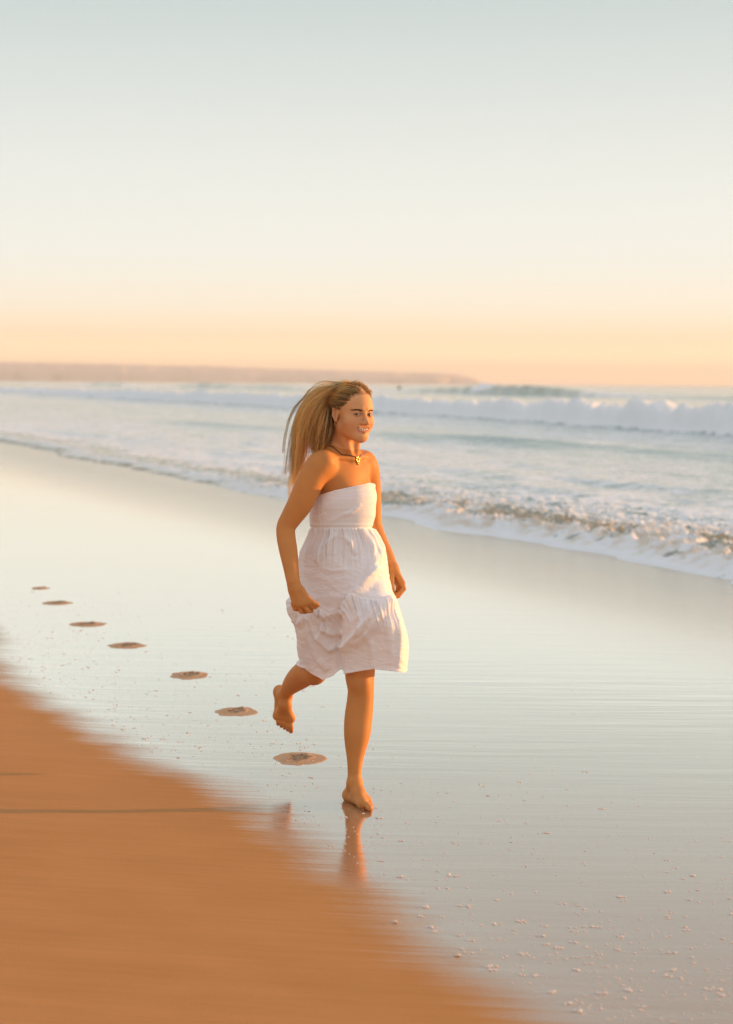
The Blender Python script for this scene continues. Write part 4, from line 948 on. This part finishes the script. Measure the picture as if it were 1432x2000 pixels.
for s in (1, -1):
    e_ = ring_(H(s * 0.079, -0.003, -0.040), hl_ + 0.3 * hf_, 0.0055, 0.0014, 'earring', woman)
f3 = fingR[2][0]; ring_(f3.a * 0.30 + f3.b * 0.70, f3.b - f3.a, 0.0098, 0.0019, 'finger_ring', woman)
f3 = fingL[2][1]; ring_(f3.a * 0.5 + f3.b * 0.5, f3.b - f3.a, 0.0092, 0.0013, 'finger_ring', woman)

# ---- footprints: rings of drained sand with a churned middle, its colour darkened to look like a shaded hollow
m_fp, t, o = new_mat('drained_sand'); p = N(t, 'ShaderNodeBsdfPrincipled'); n1 = noise_n(t, 700, 3, 0.7); co_ = attr(t, 'core').outputs['Fac']; n2 = noise_n(t, 60, 4, 0.6)
c_ = mixc(t, n1.outputs[0], (0.38, 0.21, 0.10), (0.56, 0.32, 0.16)); c_ = mixc(t, math_n(t, 'MULTIPLY', co_, map_range(t, n2.outputs[0], 0.4, 0.6, 0.2, 0.9)), c_, (0.14, 0.08, 0.04))
t.links.new(c_, p.inputs['Base Color']); p.inputs['Roughness'].default_value = 0.6; p.inputs['Specular IOR Level'].default_value = 0.3
b_ = N(t, 'ShaderNodeBump'); b_.inputs['Strength'].default_value = 0.8; b_.inputs['Distance'].default_value = 0.004; t.links.new(n2.outputs[0], b_.inputs['Height']); t.links.new(b_.outputs[0], p.inputs['Normal']); t.links.new(p.outputs[0], o.inputs[0])
fps = [((582, 1482), 49, 12, 'footprint nearest the runner, a brown oval with a churned middle'), ((460, 1390), 40, 9, 'footprint second behind the runner, just left of her lifted foot'),
       ((368, 1319), 36, 8, 'footprint third behind the runner, with a small dark grain at its left edge'), ((246, 1261), 35, 6.5, 'footprint fourth behind the runner, with an orange lit middle'),
       ((168, 1219.5), 36, 5, 'thin footprint fifth behind the runner, above the sand edge'), ((110, 1178), 28, 4, 'small footprint sixth behind the runner, last but one of the trail'), ((78, 1149), 17, 2.6, 'tiny dark footprint farthest from the runner at the end of the trail')]
for k, ((px, py), wx, wy, lab) in enumerate(fps):
    c = on_sand(px, py); l_ = on_sand(px - wx, py); r_ = on_sand(px + wx, py); a_ = on_sand(px, py + wy); b__ = on_sand(px, py - wy)
    hw = (r_[0] - l_[0]) / 2; hd_ = (b__[1] - a_[1]) / 2
    nr, nc = 26, 72; rr = np.linspace(0, 1, nr)[:, None]; an = np.arange(nc)[None] / nc * 2 * math.pi
    edge = 1 + 0.10 * noise2(np.cos(an) * 2.2 + k * 7, np.sin(an) * 2.2, 5) + 0.05 * noise2(np.cos(an) * 7 + k, np.sin(an) * 7, 6) + 0.16 * np.clip(np.cos(an), 0, 1) ** 4
    X = rr * edge * np.cos(an) * hw; Y = rr * edge * np.sin(an) * hd_
    cx, cy = 0.05 * hw, 0.08 * hd_; ang = -0.25; ux = ((X - cx) * math.cos(ang) + (Y - cy) * math.sin(ang)) / (hw * 0.46); uy = (-(X - cx) * math.sin(ang) + (Y - cy) * math.cos(ang)) / (hd_ * 0.62)
    q_ = np.sqrt(ux ** 2 + uy ** 2) + 0.2 * noise2(X * 40 + k * 9, Y * 40, 8)
    core = 1 - sstep(0.75, 1.05, q_)
    Z = 0.0006 * sstep(1.0, 0.9, rr + 0 * an) * np.ones_like(X) + 0.0010
    Z = Z + 0.0045 * np.exp(-((q_ - 1.0) / 0.16) ** 2) * (0.6 + 0.7 * noise2(X * 60 + k, Y * 60, 9)) * (1 + 0.8 * sstep(-0.3, 1, uy)) + core * 0.006 * fbm2(X * 55 + k * 3, Y * 55, 3, 10)
    Z = np.where(rr > 0.985, -0.004, np.maximum(Z, 0.0010))
    vv = np.stack([X, Y, Z], -1).reshape(-1, 3)
    fo = mesh_obj('footprint', vv, grid_faces(nr, nc, True), m_fp, attrs={'core': core})
    fo.location = c; tag(fo, lab, 'footprint', 'footprints trailing behind the runner')

# ---- foam flecks left on the wet film, far too many to count
m_fl, t, o = new_mat('foam_fleck'); p = N(t, 'ShaderNodeBsdfPrincipled'); p.inputs['Base Color'].default_value = (0.88, 0.78, 0.72, 1); p.inputs['Roughness'].default_value = 0.35
p.inputs['Subsurface Weight'].default_value = 0.0; tr = N(t, 'ShaderNodeBsdfTranslucent'); tr.inputs['Color'].default_value = (0.9, 0.75, 0.65, 1); ms = N(t, 'ShaderNodeMixShader'); ms.inputs[0].default_value = 0.3
t.links.new(p.outputs[0], ms.inputs[1]); t.links.new(tr.outputs[0], ms.inputs[2]); t.links.new(ms.outputs[0], o.inputs[0])
dome_v, dome_f = [], []
for i, e_ in enumerate((0, 0.5, 1.0)):
    for k in range(8): a_ = k / 8 * 2 * math.pi; dome_v.append((math.cos(a_) * math.cos(e_), math.sin(a_) * math.cos(e_), math.sin(e_)))
dome_v.append((0, 0, 1)); dome_v = np.array(dome_v)
for i in range(2):
    for k in range(8): dome_f.append((i * 8 + k, i * 8 + (k + 1) % 8, (i + 1) * 8 + (k + 1) % 8, (i + 1) * 8 + k))
dome_f += [(16 + k, 16 + (k + 1) % 8, 24) for k in range(8)]
parts = []; tries = 0
def fleck(x, y, r, n):
    for _ in range(n):
        a_ = rng.normal(0, 1, 2) * r * 0.9; s = r * rng.uniform(0.35, 1.0) if n > 1 else r
        parts.append((dome_v * np.array([s * rng.uniform(1.0, 1.6), s, s * 0.75]) + np.array([x + a_[0] * 1.6, y + a_[1], float(sand_z(x, y)) + 0.0005]), dome_f))
while len(parts) < 4200 and tries < 60000:
    tries += 1
    x = rng.uniform(-3.2, 2.0); y = 4.9 + 10.5 * rng.random() ** 1.25
    bd = float(bdist(np.array([[x]]), np.array([[y]]))[0, 0])
    if bd > -0.06: continue
    dens = 0.9 * math.exp(-(-bd - 0.1) / 0.75) + (0.55 * max(0.0, 1 - (y - 4.9) / 3.4) if x > -0.3 else 0) + 0.02
    if x > -0.2 and y > 7.5: dens *= 0.35
    dens *= 0.35 + 1.3 * max(0, 0.5 + float(noise2(x * 1.6, y * 1.1, 33)))
    if rng.random() > dens: continue
    big = rng.random(); near_ = 1 - min(1, (y - 5) / 7)
    r = (0.0012 + 0.0016 * rng.random()) if big < 0.80 else ((0.0022 + 0.0022 * rng.random()) if big < 0.985 else 0.004 + 0.003 * rng.random() * near_)
    if y < 6.4: r *= 1.35
    fleck(x, y, r, 1 if big < 0.6 else rng.integers(2, 6))
for (px, py, r) in [(845, 1812, .011), (846, 1820, .009), (1303, 1743, .009), (1213, 1752, .011), (868, 1736, .009), (877, 1708, .010), (888, 1712, .010), (967, 1805, .010), (1058, 1828, .010), (1066, 1845, .010), (1092, 1851, .009), (917, 1836, .010),
                    (957, 1888, .010), (955, 1895, .009), (1124, 1895, .010), (1226, 1934, .010), (1078, 1938, .009), (1108, 1960, .010), (1126, 1974, .012), (1390, 1932, .010), (1164, 1811, .009), (1304, 1907, .009), (1119, 1841, .009), (781, 1713, .009), (1000 + 42, 1906, .009), (1165, 1940, .009)]:
    c = on_sand(px, py); fleck(c[0], c[1], r * 0.62, 5)
vv, ff_ = join(parts); tag(mesh_obj('foam_flecks', vv, ff_, m_fl), 'scattered pale foam flecks left on the wet sand', 'foam', kind='stuff')

# ---- two small shells lying at the edge of the film
m_shell = simple_mat('shell', (0.66, 0.50, 0.38), 0.4, nscale=250, namt=0.3)
def shell(px, py, L_, rot, lab):
    n, m = 22, 14; u_ = np.linspace(0, 1, n)[:, None]; a_ = np.linspace(-1, 1, m)[None] * 1.15
    rad = L_ * (0.15 + 0.85 * u_); X = rad * np.cos(a_); Y = rad * np.sin(a_) * 0.55; Z = L_ * 0.36 * np.sin(math.pi * (0.08 + 0.92 * u_ * 0.93)) * np.cos(a_ * 1.2) * (1 + 0.05 * np.cos(a_ * 34)) + 0.001
    vv = np.stack([X - L_ * 0.5, Y, Z], -1).reshape(-1, 3); c_, s__ = math.cos(rot), math.sin(rot); vv = vv @ np.array([[c_, s__, 0], [-s__, c_, 0], [0, 0, 1]])
    so_ = mesh_obj('shell', vv, grid_faces(n, m), m_shell); md = so_.modifiers.new('shell_wall', 'SOLIDIFY'); md.thickness = 0.0012
    so_.location = on_sand(px, py); tag(so_, lab, 'shell', 'shells at the edge of the wet sand')
shell(772, 1802, 0.017, 2.6, 'small shell on the brown sand edge, with a dark streak running to its right')
shell(893, 1867, 0.019, -0.5, 'pale elongated shell at the wet edge, lower right of the other shell')

# ---- a surfer far out, waiting left of the green wave
sf = empty('person', tuple(at(780, 770, 300.0).tolist())); sf.location = V(780, 762.5, 430.0); zc = 0.35; sf.location.z = zc
tag(sf, 'tiny dark figure of a surfer sitting far out in the surf', 'person')
SP = [cone((0, 0, 0.0), (0.02, 0, 0.50), 0.15, 0.17), cone((-0.16, 0, 0.47), (-0.24, -0.05, 0.20), 0.06, 0.05), cone((0.19, 0, 0.47), (0.26, -0.06, 0.20), 0.06, 0.05), cone((-0.24, -0.05, 0.20), (-0.12, -0.28, 0.12), 0.05, 0.04), cone((0.26, -0.06, 0.20), (0.14, -0.28, 0.12), 0.05, 0.04),
      cone((-0.1, 0, 0.0), (-0.24, -0.30, 0.02), 0.10, 0.08), cone((0.1, 0, 0.0), (0.24, -0.30, 0.02), 0.10, 0.08), cone((-0.24, -0.3, 0.02), (-0.27, -0.28, -0.4), 0.07, 0.05), cone((0.24, -0.3, 0.02), (0.27, -0.28, -0.4), 0.07, 0.05),
      cone((0.02, 0, 0.55), (0.02, -0.01, 0.64), 0.06, 0.06), ell((0.02, -0.01, 0.74), (0.085, 0.10, 0.12))]
sv, sfc = polygonise([Group(SP, 0.05, 0)], 0.025, B=8, margin=0.1)
mesh_obj('body', sv, sfc, simple_mat('wetsuit', (0.03, 0.03, 0.035), 0.5), sf)
bu_ = np.linspace(-1, 1, 25)[:, None]; ba_ = np.arange(10)[None] / 10 * 2 * math.pi; bwid = 0.26 * (1 - np.abs(bu_) ** 2.6) ** 0.6 + 0.002
bV = np.stack([bwid * np.cos(ba_), bu_ * 1.0 + 0 * ba_, -0.14 + 0.035 * np.sin(ba_) * (1 - bu_ ** 4) + 0.10 * bu_ ** 4 + 0 * ba_], -1).reshape(-1, 3)
bo = mesh_obj('surfboard', bV, grid_faces(25, 10, True), simple_mat('board', (0.7, 0.7, 0.68), 0.3))
bo.location = sf.location; tag(bo, 'pale surfboard under the tiny surfer far out in the surf', 'surfboard')
